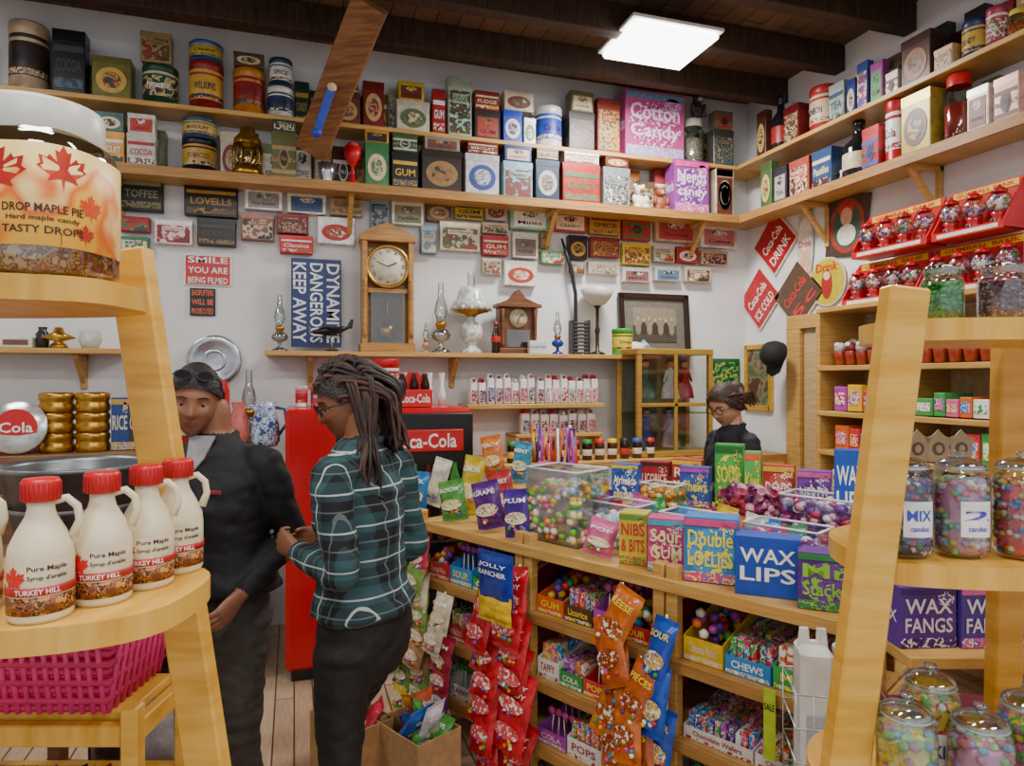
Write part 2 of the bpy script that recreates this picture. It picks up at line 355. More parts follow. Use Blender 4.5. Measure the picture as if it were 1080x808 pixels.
for a in [(100,133,140,'d8a050','f0ede0'),(134,166,143,'c8c4bc','a8242c'),(186,232,146,'141822','b89040','round','TOBACCO',1),
 (286,313,140,'5a5a30','a88a50'),(384,410,152,'3f7a4a','d8c8a0'),(412,441,162,'1c1c1c','c9a33a'),(443,487,160,'2a2018','8a6a3a','box','Walkers',1),
 (489,526,164,'b8b8bc','2a3a8c','box','Dunhill',1),(529,561,172,'8ca8b8','4a3a2a','box',None,2),(563,589,170,'26384a','a8b0a8'),(591,632,174,'a8281f','2f6b3a','box','CANDY',3),(634,663,178,'8a9090','50504c','box',None,2),
 (752,772,180,'b8a890','5a4a3a')]:
    bitem(a[0],a[1],a[2],SZ,*a[3:])
for a in [(188,230,124,'30506c','c0a050','round','BISCUIT',1),(384,410,136,'c8922c','1c1c1c','box','MINTS',0),(413,440,140,'3a5a3a','c8c0a0','box',None,4),(446,485,138,'8a8a84','6a3a2a','box','TEA',0),(491,525,142,'7a2620','c8c0a0','box','BISCUIT',3),
  (530,560,150,'1f3f6a','d8b0a0','box','SWEETS',0),(564,588,148,'5a4030','c8b080','box',None,4),(593,631,156,'cfcabc','a8281f','box','TOFFEE',3),(636,662,160,'5a2018','c8904a','box','SPICE',1),(101,132,120,'50706a','e6dcc4','box','TEA',1),(135,165,122,'d0d0c8','b8342c','box','CANDY',0),(287,312,120,'30404a','b8a880','box','TEA',2),(753,771,160,'6a3a30','c8b890','box',None,1)]:
    on_top(*a)
p0=onback(710,400,4.45);p1=onback(746,400,4.45)
carton('purple_candy_box',p1.x-p0.x,.14,onback(728,170,4.45).z-SZ,'8a3a90',['Nerds','candy'],((p0.x+p1.x)/2,4.5,SZ+.001),0,'e8d4ec','d84a8c','6a2a80'); REG.append((p0.x,p1.x,4.42,4.58,SZ,SZ+.35))
for base,zt,ya in ((SZ,SZ2-.04,4.64),(SZ2,3.62,4.66)):
    x=-1.75
    while x<3.1:
        w=U(.09,.2); hmax=(zt-base) if base==SZ else U(.22,.36); h=min(hmax,U(.24,.37)); d=.08 if base==SZ else .06
        if free(x,x+w,ya-d/2,ya+d/2,base,base+h):
            tinmesh(w*.97,h,d,random.choice(PAL),random.choice(ACC)).make('vintage_tin',(x+w/2,ya,base+.0005)); x+=w
        else: x+=.03
def item_at(u,yp,z): p=onback(u,400,yp); return (p.x,p.y,z)
b=MB(); b.lathe([(0,0),(.09,0),(.09,.04),(.075,.05),(.075,.07),(0,.07)],BRASS,20); b.lathe([(.075,.07),(.085,.15),(.07,.2)],glass('e8dcb0'),20)
for k in range(10):
    a=2*pi*k/10; b.tube([(.082*cos(a),.082*sin(a),.05),(.09*cos(a),.09*sin(a),.14),(.076*cos(a),.076*sin(a),.21)],.004,BRASS,5)
b.lathe([(.08,.2),(.08,.23),(.045,.27),(.045,.3),(0,.3)],BRASS,20); b.make('brass_lantern',item_at(261,4.5,SZ+.001))
b=MB(); b.lathe([(0,0),(.04,0),(.035,.02),(.05,.06),(.06,.13),(.056,.13),(.045,.06),(0,.03)],SILV); b.make('silver_cup',item_at(345,4.5,SZ+.001))
b=MB(); b.lathe([(0,0),(.05,0),(.04,.02),(.015,.04),(.012,.12),(.03,.14),(.05,.18),(.06,.24),(.057,.24),(.045,.18),(0,.15)],RED); b.ball(0,0,.24,.045,mat('c84a5a',.3),2); b.make('red_sundae_glass',item_at(372,4.48,SZ+.001)); 
def figurine(name,c1,c2,loc):
    b=MB(); A=mat(c1,.6,bump=.3,ns=80); B=mat(c2,.6)
    b.ball(0,0,.06,.055,A,2,sc=(1,.8,1.1)); b.ball(0,-.01,.145,.04,A,2); b.ball(0,-.045,.135,.018,B,2)
    for s in(-1,1): b.ball(s*.032,0,.18,.016,A,2); b.ball(s*.035,-.04,.02,.024,A,2); b.ball(s*.05,-.02,.08,.02,A,2,sc=(.8,.9,1.6)); b.ball(s*.014,-.037,.152,.005,BLACK,1)
    b.ball(0,-.062,.14,.006,BLACK,1); b.make(name,loc,0)
figurine('dog_figurine','e8e0d4','8a5a3a',item_at(674,4.5,SZ+.001)); figurine('teddy_bear','8a4a2c','c89a70',item_at(696,4.5,SZ+.001)); figurine('cat_figurine','3a3a3c','c8c8c8',(item_at(735,4.54,0)[0],4.54,REG[18][5]+.001 if len(REG)>18 else SZ2+.22))
# right wall shelves
RREG=[]
def ritem(u0,u1,vt,z0,col=None,acc=None,kind='box',txt=None,style=None,xp=3.27):
    p0=onright(u0,400,xp); p1=onright(u1,400,xp); pc=onright((u0+u1)/2,vt,xp)
    w=(p0.y-p1.y)*.95; h=zcap(z0,pc.z-z0); d=w if kind!='box' else min(.12,max(.05,w*.6))
    if kind!='box': w=min(w,.19); d=w
    w=min(w,.42); yc=(p0.y+p1.y)/2; xc=min(xp-.02+d/2,3.495-d/2)
    tinmesh(w,h,d,col or random.choice(PAL),acc or random.choice(ACC),kind,txt,style).make(tname(kind),(xc,yc,z0+.0005),-pi/2); RREG.append((yc-w/2,yc+w/2,xc+d/2,z0))
for a in [(804,816,172,'4a6a3a','c8b070'),(818,832,176,'30303a','a8a8a0'),(834,856,168,'b04a3a','f0e0c0'),(858,880,158,'2c4c7c','d8d0b0'),
 (883,909,120,'17171a','c8b890','bottle'),(911,930,134,'a82a2a','2f4f9c'),(931,950,106,'b01820','f0f0ee','round','Cola',1),(952,985,98,'b09840','5a3a20','box','COCOA',1),(990,1018,78,'a8342c','c01820','jar'),(1022,1046,92,'d8d0c0','7a2620'),(1050,1078,80,'d8a8a0','6a3a30')]:
    ritem(a[0],a[1],a[2],SZ,*a[3:])
for a in [(800,810,118,'5a3020','c8b070'),(811,825,84,'1c1c20','a83030','bottle'),(828,845,112,'7a1f28','e0d0a0'),(847,874,92,'b02a2c','e0c8a0','round','BONBON',1),(876,893,88,'a8b8b0','3a5a6a'),
 (895,905,84,'2a3a7c','d8c8b0'),(906,918,66,'3a4a98','c83a3a'),(920,934,66,'9a4a8c','40a050'),(936,950,76,'d8d0c0','6a3a3a'),(952,985,38,'4a2c22','9a6a4a','box','FINE TEA',1),(987,1008,50,'c8a880','7a2a20'),(1010,1036,22,'303a6a','d8b04a','round','CANDY',1),(1037,1058,8,'a83a5a','f0e8d8','round'),(1060,1079,10,'c8342c','e8d060','jar')]:
    ritem(a[0],a[1],a[2],SZ2,*a[3:],xp=3.31)
for base,hm in ((SZ,.33),(SZ2,.36)):
    y=1.6
    while y<4.1:
        w=U(.09,.17); h=U(.22,hm); d=.06
        if all(y+w<=a or y>=b_ or c<3.43 or z!=base for a,b_,c,z in RREG): tinmesh(w*.96,h,d,random.choice(PAL),random.choice(ACC)).make('vintage_tin',(3.463,y+w/2,base+.0005),-pi/2); y+=w
        else: y+=.03
p=onright(905,180,3.44)
b=MB(); b.box(0,0,0,.05,.14,.05,WHITE); b.cyl(0,0,0,.02,.03,BLACK,12,T(0,-.07,0)@RX(90)); b.tube([(0,.03,0),(0,.08,-.05)],.012,WHITE); b.make('security_camera',(p.x-.06,p.y,p.z-.03),-pi/2-.4)
# wall mounted tins
WT=[(125,181,173,223,'12231c','8a8a60','TOFFEE',3),(193,192,252,229,'181208','b88c2c','LOVELLS',3),(257,197,299,222,'e6e4dc','9a9a94','Fine Sweets',0),(302,202,345,226,'e4dcc4','3a5a8c','Connors',0),(347,201,384,228,'b89a6a','7a5a3a','Saltines',3),
(125,228,159,245,'a82028','2f6b3a','MINTS',2),(125,249,158,268,'4a7a5a','d8d0b8','TEA',2),(162,232,204,258,'e8d4d0','b86a70','Bonbons',2),(207,230,250,260,'1a1a1a','4a4238','COCOA',3),(253,225,290,254,'8a5a4a','d8b8a0',None,2),(291,225,326,247,'7a1f22','5a3a28',None,2),(294,248,331,268,'c41c24','f4f0ea','Classics',3),
(334,229,375,258,'ecebe4','c41c24','RIBBON',1),(390,208,411,242,'8ca0a0','4a5a50',None,2),(412,210,448,238,'e0d8c4','8c8a70','Pastilles',0),(449,212,477,234,'6a4a30','b89a6a','TEA',1),(479,213,510,232,'c8b02c','3a3a30','GUM',3),(511,212,535,233,'c8b498','7a4a30',None,1),
(537,215,580,243,'8cb890','e8e8d8','Mints',0),(582,222,620,245,'b43028','e0c8a0','CANDY',0),(621,225,655,248,'b8862c','6a2018','SPICE',3),(656,227,687,254,'b02828','2f6b3a',None,4),(690,226,735,256,'c09a70','a83a3a','Chocolates',0),(738,236,778,262,'d8d8d0','b87070',None,0),
(443,238,461,268,'6a8a9a','c8c8b8',None,2),(463,234,507,265,'d8d0b0','5a7a3a',None,2),(508,235,537,247,'c8b498','8a3a3a',None,2),(508,248,537,270,'b42830','e8d8b0','GUM',3),(540,245,568,273,'d8d0bc','7a6a5a','FUDGE',0),(570,264,596,279,'7aa878','d8e0c8',None,2),(570,245,580,262,'a88a5a','4a3a2a',None,2),
(599,248,620,274,'2a2018','b88a3a',None,1),(622,250,654,272,'8c2a20','c8a04a','TOFFEE',2),(656,256,687,280,'d8b83a','b43028','LUCK',2),(689,259,712,277,'c8c0b0','7a8a6a',None,2),(713,260,737,278,'a8342c','e8e0d0',None,1),(739,264,768,280,'c8a88a','7a4a4a',None,2),
(531,275,567,302,'e4e0d0','b43028','TEAS',1),(598,276,618,290,'b8b0a0','6a2a20',None,2),(656,282,687,298,'d8d0c4','8a5a5a','MINT',0),(690,281,719,297,'c8c8bc','5a7a9a','Sweets',0),(722,281,750,298,'d4ccb8','9a7a5a',None,2),(620,276,653,290,'c8bca8','6a3a3a',None,2),(508,272,529,290,'c8bca8','4a6a3a',None,2)]
for u0,v0,u1,v1,c,a,t,s in WT:
    p0=onback(u0,v0,4.65);p1=onback(u1,v1,4.65); pm=onback((u0+u1)/2,v0,4.65); pn=onback((u0+u1)/2,v1,4.65)
    tinmesh(p1.x-p0.x-.008,pm.z-pn.z-.006,.055,c,a,'box',t,s).make('wall_mounted_tin',((p0.x+p1.x)/2,4.672,pn.z+.003),0)
# signs
def sign(name,u0,v0,u1,v1,col,lines,tc,rot=0,yp=4.68,border=None):
    p0=onback(u0,v0,yp);p1=onback(u1,v1,yp);um=(u0+u1)/2; z1=onback(um,v0,yp).z; z0=onback(um,v1,yp).z; w=p1.x-p0.x;h=z1-z0
    b=MB(); b.box(0,0,0,w,.012,h,mat(border or col,.35)); 
    if border: b.box(0,-.004,0,w*.94,.008,h*.94,mat(col,.35))
    t=mat(tc,.35); n=len(lines)
    for i,s in enumerate(lines):
        if rot: b.text(s,h*.9,w*.78/n,t,FR(w*.5-w*(i+.5)/n,-.0095,0,-90))
        else: b.text(s,w*.84,h*.62/n,t,FR(0,-.0095,h*.5-h*(i+.5)/n))
    return b.make(name,((p0.x+p1.x)/2,yp+.012,(z0+z1)/2),0)
sign('warning_sign',194,269,244,301,'c8202a',['SMILE','YOU ARE','BEING FILMED'],'f4f0ea',border='f0ece6')
sign('security_notice',200,304,227,333,'16161a',['SHOPLIFTERS','WILL BE','PROSECUTED'],'e86a3a')
sign('dynamite_sign',307,273,360,366,'16306a',['DYNAMITE','DANGEROUS','KEEP AWAY'],'e6eaee',rot=1,yp=4.6)
b=MB(); b.lathe([(0,.012),(.1,.012),(.12,.02),(.155,.024),(.16,.018),(.12,.0),(0,0)],SILV,32,RX(90)); b.lathe([(.05,.013),(.06,.018),(.07,.013)],SILV,32,RX(90)); p=onback(226,380,4.66); b.make('silver_tray',(p.x,4.69,p.z),0)
# ------------------------------------------------------------ ledge objects (z=MZ)
def L(u,yp=4.55): return item_at(u,yp,MZ+.001)
b=MB(); w,h,d=.36,.83,.14; CW=wood('9c6c30','be8c42',.35)
b.box(0,0,.03,w,d,.06,CW); b.box(0,.05,h/2,w*.9,.04,h-.1,CW); 
for s in(-1,1): b.box(s*w*.42,-.01,h*.47,.035,d*.85,h*.82,CW); b.lathe([(0,0),(.014,0),(.018,.03),(.01,.06),(.013,.3),(.01,.34),(.018,.37),(0,.38)],CW,10,T(s*w*.42,-d/2+.005,.1))
b.box(0,-.01,h*.9,w*1.02,d,.04,CW); b.poly([(-w*.5,0),(w*.5,0),(w*.4,.04),(.1,.06),(0,.1),(-.1,.06),(-w*.4,.04)],.05,CW,FR(0,-.03,h*.92))
b.box(0,-.04,h*.49,w*.72,.02,.03,CW); b.lathe([(0,0),(.13,0),(.13,.012),(0,.012)],mat('d8d0b8',.4),32,T(0,-.045,h*.68)@RX(90)); b.lathe([(.125,0),(.145,0),(.145,.02),(.125,.02),(.125,0)],BRASS,32,T(0,-.045,h*.68)@RX(90))
for k,t in enumerate(['XII','I','II','III','IV','V','VI','VII','VIII','IX','X','XI']):
    a=pi*k/6; b.text(t,.008*len(t),.018,BLACK,FR(.1*sin(a),-.0578,h*.68+.1*cos(a),-math.degrees(a)))
b.bar((0,-.061,h*.68),(.06,-.061,h*.68+.03),.008,.002,BLACK,(0,1,0)); b.bar((0,-.062,h*.68),(-.075,-.062,h*.68+.03),.006,.002,BLACK,(0,1,0))
b.box(0,.025,h*.28,w*.6,.005,h*.38,mat('6a4424')); b.tube([(0,-.02,h*.45),(0,-.02,h*.18)],.005,BRASS); b.lathe([(0,0),(.05,0),(.05,.01),(0,.01)],BRASS,24,T(0,-.02,h*.17)@RX(90)); b.box(0,-.055,h*.27,w*.62,.003,h*.4,GLASS)
b.make('pendulum_clock',L(408,4.58),0)
def oil_lamp(loc,glassc,fc,h=.33,name='oil_lamp'):
    b=MB(); k=h/.33
    b.lathe([(0,0),(.048*k,0),(.044*k,.01*k),(.014*k,.025*k),(.011*k,.05*k),(.04*k,.065*k),(.048*k,.085*k),(.036*k,.105*k),(.02*k,.115*k),(0,.115*k)],fc,20)
    b.lathe([(.02*k,.115*k),(.026*k,.13*k),(.026*k,.14*k),(.016*k,.15*k),(0,.15*k)],BRASS,16)
    b.lathe([(.02*k,.145*k),(.022*k,.16*k),(.033*k,.19*k),(.028*k,.225*k),(.015*k,.26*k),(.014*k,.33*k)],glassc,20); b.make(name,loc)
oil_lamp(L(295),glass('e8f0f0',.3),glass('c8d0d4',.6),.36); oil_lamp(L(465,4.5),glass('f0f4f2',.35),glass('d8dcd8',.7),.47); oil_lamp(L(449,4.5),glass('f0f4f2',.35),mat('c89a80',.2),.2,'small_oil_lamp')
b=MB(); b.tube([(-.13,0,.12),(-.05,0,.13),(.05,0,.14),(.12,0,.16)],[.006,.028,.024,.004],BLACK,10); b.poly([(-.03,-.1),(.05,-.09),(.05,.09),(-.03,.1)],.008,BLACK,T(0,0,.15)); b.poly([(.09,0),(.13,0),(.14,.06),(.12,.06)],.006,BLACK,FR(0,-.0,.15)); b.tube([(0,0,0),(0,0,.12)],.006,SILV); b.cyl(0,0,0,.04,.012,BLACK); b.bar((-.14,-.04,.1),(-.13,.04,.16),.01,.003,SILV); b.make('model_airplane',L(350,4.49),.15)
b=MB(); WG=art(['e0e2e0','eceeec','b8bcb8'],25,.15,False); b.lathe([(0,0),(.075,0),(.08,.015),(.06,.03),(.035,.045),(.028,.06),(.05,.08),(.075,.12),(.078,.16),(.06,.2),(.03,.22),(.028,.26)],WG,24)
b.lathe([(.1,.29),(.135,.3),(.14,.315),(.12,.35),(.1,.37),(.09,.42),(.07,.45),(.05,.455)],WG,28); b.lathe([(.03,.25),(.045,.265),(.12,.285),(.12,.3),(.04,.3)],BRASS,24); b.lathe([(.03,.42),(.026,.5),(.028,.56)],glass('f0f4f2',.4),16)
for k in range(14):
    a=2*pi*k/14; b.ball(.135*cos(a),.135*sin(a),.305,.016,WG,1)
b.make('parlour_lamp',L(497,4.54))
def soda_bottle(loc,cap='c8141c',h=.22):
    b=MB(); b.lathe([(0,0),(.028,0),(.03,.01),(.027,.06),(.031,.1),(.028,.13),(.014,.17),(.012,.2)],mat('2a0f08',.1),16); b.lathe([(.0318,.075),(.032,.078),(.032,.112),(.0315,.115)],RED,16); b.lathe([(.014,.198),(.014,.212),(0,.214)],mat(cap),12); b.make('soda_bottle',loc)
soda_bottle(L(523,4.45))
b=MB(); w,h=.27,.42; b.box(0,0,.02,w+.04,.15,.04,BROWN); b.box(0,.02,h*.42,w,.1,h*.72,BROWN)
for s in(-1,1): b.lathe([(0,0),(.012,0),(.016,.03),(.01,.05),(.012,.2),(.018,.27),(0,.29)],BROWN,10,T(s*.12,-.055,.04))
b.box(0,-.005,h*.8,w+.05,.15,.025,BROWN); b.poly([(-w*.55,0),(w*.55,0),(.05,.04),(0,.1),(-.05,.04)],.12,BROWN,FR(0,-.06,h*.83)); b.lathe([(0,0),(.065,0),(.065,.01),(0,.01)],mat('c8bc98'),24,T(0,-.032,.25)@RX(90)); b.box(0,-.034,.11,.17,.004,.12,glass('b8a888',.5)); b.box(0,-.031,.11,.15,.002,.1,mat('8a6a38')); b.bar((0,-.044,.25),(.03,-.044,.28),.006,.002,BLACK,(0,1,0)); b.bar((0,-.044,.25),(-.01,-.044,.21),.006,.002,BLACK,(0,1,0)); b.make('mantel_clock',L(545,4.57))
carton('small_white_box',.13,.05,.09,'d8dcdc',['Lamp'],L(567,4.45),0,'8a8a8a')
oil_lamp(L(588,4.48),glass('e8f0f0',.4),mat('1d3c9c',.15),.3)
b=MB(); pts=[(0,0,0),(0,0,.25),(.0,0,.45),(-.04,0,.65),(-.11,0,.85)]; b.tube(pts,[.02,.014,.014,.016,.008],mat('1c1c2c',.3),10); b.cyl(0,0,0,.05,.015,BLACK); b.make('curved_horn',L(607,4.63))
b=MB(); b.lathe([(0,0),(.06,0),(.055,.015),(.015,.03),(.012,.15),(.02,.18),(.012,.21),(.012,.34),(.03,.36)],mat('3a3430',.3,.6),20); b.lathe([(.03,.36),(.06,.37),(.1,.42),(.125,.48),(.12,.48),(.095,.425),(.055,.38),(0,.365)],mat('c8c8c0',.3,n=.06),24); b.make('torchiere_table_lamp',L(630,4.56))
b=MB()
for k in range(9): b.box(0,0,.012+k*.026,.13,.08,.01,mat('5a5c5c',.4,.5))
b.box(-.06,0,.12,.015,.08,.24,mat('2c2c2e')); b.box(.06,0,.12,.015,.08,.24,mat('2c2c2e')); b.make('vintage_toaster',L(611,4.46))
tinmesh(.15,.19,.15,'3a9a3a','d8c02c','round','Drops',1).make('green_candy_tin',L(656,4.5))
b=MB(); w,h=.6,.48; FRM=mat('2a1c14',.35)
for s in(-1,1): b.box(s*(w/2-.02),0,h/2,.045,.03,h,FRM); b.box(0,0,h/2+s*(h/2-.02),w,.03,.045,FRM)
b.box(0,.008,h/2,w-.05,.01,h-.05,mat('6d6a60',.6)); b.box(0,.0,h/2,w*.62,.004,h*.55,mat('8a806c')); b.box(0,-.003,h*.36,w*.62,.002,h*.26,mat('4a443a'))
for k in range(7): b.ell(.022,.03,mat('b0a28c'),FR(-.145+.048*k,-.006,h*.6-.012*(k%2))); b.ell(.045,.1,mat('3a342c' if k%2 else '8a8270'),FR(-.145+.048*k,-.0055,h*.44))
ob=b.make('framed_photograph',L(692,4.63)); ob.rotation_euler=(radians(-5),0,0)
b=MB(); b.ball(0,0,.05,.05,mat('e8e0c8',.8),2,sc=(1.6,1,1)); b.ball(-.11,0,.06,.045,mat('f0e8d8',.8),2); b.ball(-.12,-.01,.1,.03,mat('e8c820',.8),2)
for i,c in enumerate(['2a8a5a','8a4ac0','e8d040','38b0c8']): b.tube([(.05,0,.05),(.1,-.03+.03*i,.04+.02*i),(.14,-.05+.035*i,.03)],[.025,.02,.024],mat(c,.8),8)
b.ball(-.11,-.042,.06,.01,RED,1); b.make('plush_clown',(2.38,4.49,MZ+.001))
# ------------------------------------------------------------ candy ledge rows
def treat_bags(x0,x1,z,n,yp=4.5,h=.14):
    b=MB(); L_=x1-x0; cs_=['b8243a','3a1a10','e8e0d8','7a1f2a','c8507a','402a7a']
    for i in range(n):
        x=-L_/2+L_*(i+.5)/n; w=L_/n*.84; hh=h*U(.85,1.05)
        b.box(x,U(-.01,.01),hh/2,w,.06,hh,WHITE,b=.006); b.box(x,-.034-.008,hh*.38,w*.8,.012,hh*.55,art([random.choice(cs_),'f0ece6',random.choice(cs_),random.choice(cs_)],70),b=.004)
        b.poly([(-w*.5,0),(w*.5,0),(w*.3,.03),(-w*.3,.03)],.02,mat(random.choice(['f4f0ee','d8c8d0','c8242c'])),FR(x,0,hh))
        b.box(x,-.02,hh+.012,w*.3,.02,.02,mat(random.choice(cs_)),b=.003)
    b.make('wrapped_treat_bags',((x0+x1)/2,yp,z))
treat_bags(1.13,1.6,1.431,8,h=.17); treat_bags(1.61,2.08,1.431,8,h=.17)
b=slab('',.99,2.6,4.1,4.699,1.06,.04,PINE); b.box(1.795,4.12,.52,1.6,.02,1.03,mat('c8ccd0')); b.box(1.01,4.4,.52,.02,.56,1.03,PINE); b.box(2.58,4.4,.52,.02,.56,1.03,PINE); b.make('back_counter')
b=slab('',1.45,2.1,4.45,4.699,1.22,.025,PINE); b.box(1.46,4.57,1.134,.02,.24,.146,PINE); b.box(2.09,4.57,1.134,.02,.24,.146,PINE); b.make('counter_riser')
treat_bags(1.5,2.07,1.221,8,4.53,.14)
lid=['2f8a3a','c8202a','e8c020','1f1f1f','2f5ab0','c8202a']
for i in range(12):
    p=onback(540+13.2*i,400,4.2); b=MB(); r=.033; b.lathe([(0,0),(r,0),(r,.1),(r*.85,.115)],mat(random.choice(['3a1c10','5a2c18','2a1410']),.15,ns=90,n=.5),14)
    b.lathe([(r*1.01,.03),(r*1.02,.031),(r*1.02,.07),(r*1.01,.071)],mat(random.choice(['e8e0c8','c83a2a','e8c85a'])),14); b.lathe([(r*.95,.11),(r*.95,.135),(0,.138)],mat(lid[i%6]),14); b.make('fudge_sauce_jar',(p.x,p.y,1.061))
for i in range(4):
    b=MB(); b.lathe([(0,0),(.022,0),(.026,.06),(.012,.12),(.02,.2)],WHITE,12); b.make('milkshake_glass',(.66+i*.08,4.3,1.441))
p0=onback(671,400,4.2);p1=onback(751,400,4.2); w=p1.x-p0.x; h=.75; b=MB(); CB=wood('a07c30','b8923e',.35)
for sx in(-1,1):
    for sy in(-1,1): b.box(sx*(w/2-.02),sy*.15,h/2,.035,.035,h,CB)
for z in(.02,h-.02): b.box(0,0,z,w,.34,.04,CB)
b.box(0,.16,h/2,w-.04,.01,h-.04,mat('6a6a58')); b.box(0,0,.3,w-.05,.3,.008,glass('c8e0d8',.3)); b.box(0,-.165,h/2,w-.07,.004,h-.08,GLASS); b.box(-.0,-.16,h/2,.025,.02,h-.06,CB); b.box(0,-.16,.36,w-.04,.02,.025,CB)
def doll(x,z,c):
    b.lathe([(.07,0),(.055,.08),(.024,.15),(.034,.2),(.012,.22)],mat(c,.7),14,T(x,0,z)); b.ball(x,0,z+.245,.028,mat('d8a88a'),2); b.ball(x,.008,z+.255,.03,mat('4a2a18'),2)
    for s in(-1,1): b.tube([(x+s*.025,0,z+.2),(x+s*.055,-.01,z+.12)],[.012,.008],mat(c,.7),6)
doll(.05,.4,'eceae6'); doll(.17,.4,'b8202c'); doll(-.15,.4,'506a5a'); doll(.05,.05,'c8a0b0'); doll(-.14,.05,'3a4a8a'); 
b.make('glass_display_cabinet',((p0.x+p1.x)/2,4.35-.0,1.062))
b=MB(); b.box(0,0,.53,.78,.56,1.06,PINE_D); b.box(0,-.285,.55,.7,.01,.9,PINE); b.ball(-.3,-.3,.6,.015,BRASS,2); b.make('corner_cupboard',(3.02,4.39,0))
b=MB(); b.box(0,0,0,.3,.02,.36,mat('1f6a3a',.4)); b.box(0,-.011,0,.26,.004,.3,art(['1f6a3a','c8b84a','2f8a4a','174a2c'],20)); p=onback(770,402,4.6); b.make('green_poster',(p.x,4.69,p.z),0)
# ------------------------------------------------------------ right wall signs
def rsign(name,u,v,fn):
    p=onright(u,v,3.48); b=MB(); fn(b); return b.make(name,(3.487,p.y,p.z),-pi/2)
def diamond(line,bg,tc,s):
    def f(b):
        q=s; b.poly([(0,-q),(q,0),(0,q),(-q,0)],.012,mat('e8e0d0'),FR(0,-.006,0)); q=s*.94; b.poly([(0,-q),(q,0),(0,q),(-q,0)],.004,mat(bg,.35),FR(0,-.0105,0))
        for i,l in enumerate(line): b.text(l,s*1.05,s*.3,mat(tc),FR(-.10*s+i*.36*s,-.0115,.1*s-i*.36*s,45))
    return f
rsign('soda_sign',817,256,diamond(['Coca-Cola','DRINK'],'b81c24','f4efe6',.25)); rsign('soda_sign',801,315,diamond(['Coca-Cola','ICE COLD'],'b81c24','f4efe6',.25)); rsign('soda_sign',841,311,diamond(['Coca-Cola','5c'],'5a4636','d83030',.26))
def girl(b):
    b.ell(.16,.62,mat('c8c4b4'),FR(0,-.004,0)); b.ell(.07,.09,mat('e0b090'),FR(0,-.006,.2)); b.ell(.1,.1,mat('5a2c18'),FR(.01,-.0052,.225)); b.ell(.13,.25,mat('e8e0d8'),FR(0,-.0062,.04)); b.ell(.05,.22,mat('e0b090'),FR(-.03,-.0068,-.17,-8)); b.ell(.05,.22,mat('e0b090'),FR(.03,-.0068,-.17,8)); b.text('Drink',.12,.05,RED,FR(0,-.008,-.02))
rsign('pin_up_poster',849,254,girl)
def poster(b):
    b.box(0,0,0,.34,.012,.4,mat('4a3a34'),RY(8)); b.ell(.3,.36,mat('a83a2c'),FR(0,-.008,0)); b.ell(.24,.3,mat('3c5a4a'),FR(0,-.0095,0)); b.ell(.1,.12,mat('e0b090'),FR(0,-.011,.06)); b.ell(.13,.1,mat('c83030'),FR(0,-.0105,.11)); b.ell(.16,.14,mat('e8e0d8'),FR(0,-.0115,-.06))
rsign('vintage_poster',893,238,poster)
def button(b):
    b.ell(.34,.34,mat('d8c8b0'),FR(0,-.004,0)); b.ell(.31,.31,mat('c8b81c'),FR(0,-.006,0)); b.ell(.1,.2,mat('a83024'),FR(0,-.008,-.02)); b.text('Drink',.2,.06,RED,FR(0,-.008,.1)); b.ell(.06,.06,mat('f0d0b0'),FR(0,-.009,.04))
rsign('round_sign',872,297,button)
def frame(b):
    w,h=.3,.48
    for s in(-1,1): b.box(s*w/2,0,0,.04,.03,h+.04,GOLD); b.box(0,0,s*h/2,w,.03,.04,GOLD)
    b.box(0,.005,0,w,.01,h,art(['3a4a2c','5a6a4a','8a8060','5a3a2c'],9,.5,False))
rsign('framed_print',799,398,frame)
b=MB(); b.box(0,0,.98,.05,.14,1.96,PINE); b.make('trim_1',(3.47,4.1,0)); b=MB(); b.box(0,0,2.01,.05,.6,.1,PINE); b.make('trim_2',(3.47,3.87,0))
b=MB(); b.box(3.488,3.78,.97,.02,.48,1.94,wood('b89a6a','cdb082')); b.make('door_1')
b=MB(); b.lathe([(.1,0),(.098,.05),(.075,.1),(.03,.12),(0,.122)],mat('15161a',.8),20); b.poly([(-.09,-.04),(.09,-.04),(.07,-.13),(0,-.16),(-.07,-.13)],.008,mat('15161a',.8),T(0,0,.01)); p=onright(820,375,3.33); ob=b.make('baseball_cap',(p.x,p.y,p.z)); ob.rotation_euler=(radians(75),0,-pi/2)
# ------------------------------------------------------------ pine shelf unit on right wall
b=MB(); y0,y1=1.7,3.5; x0,x1=3.13,3.495
for y in(y0,2.3,2.9,y1): b.box((x0+x1)/2,y,1.02,x1-x0,.035,2.04,PINE)
for z in(.3,.65,.93,1.16,1.40,1.68,2.04): b.box((x0+x1)/2,(y0+y1)/2,z-.0125,x1-x0+.01,y1-y0,.03,PINE)
b.box(x1-.004,(y0+y1)/2,1.0,.006,y1-y0,2.0,mat('c8b088')); b.make('pine_shelf_unit')
def smallrow(x,ya,yb,z,name,fn):
    b=MB(); y=ya
    while y<yb: y+=fn(b,y-(ya+yb)/2)
    b.make(name,(x,(ya+yb)/2,z),0)
BRT=['d8303a','e0b820','2f8ad0','38a04a','e06820','b040b0','f4f0ea','d85a98','5a3090']
def fbox(hlo,hhi):
    def f(b,y):
        w=U(.06,.12); h=U(hlo,hhi); c=random.choice(BRT); b.box(0,y+w/2,h/2,.2,w*.92,h,mat(c,.4)); b.box(-.101,y+w/2,h*.5,.003,w*.7,h*.5,art([random.choice(BRT),'f4f0ea',random.choice(BRT)],50),b=.0003); return w
    return f
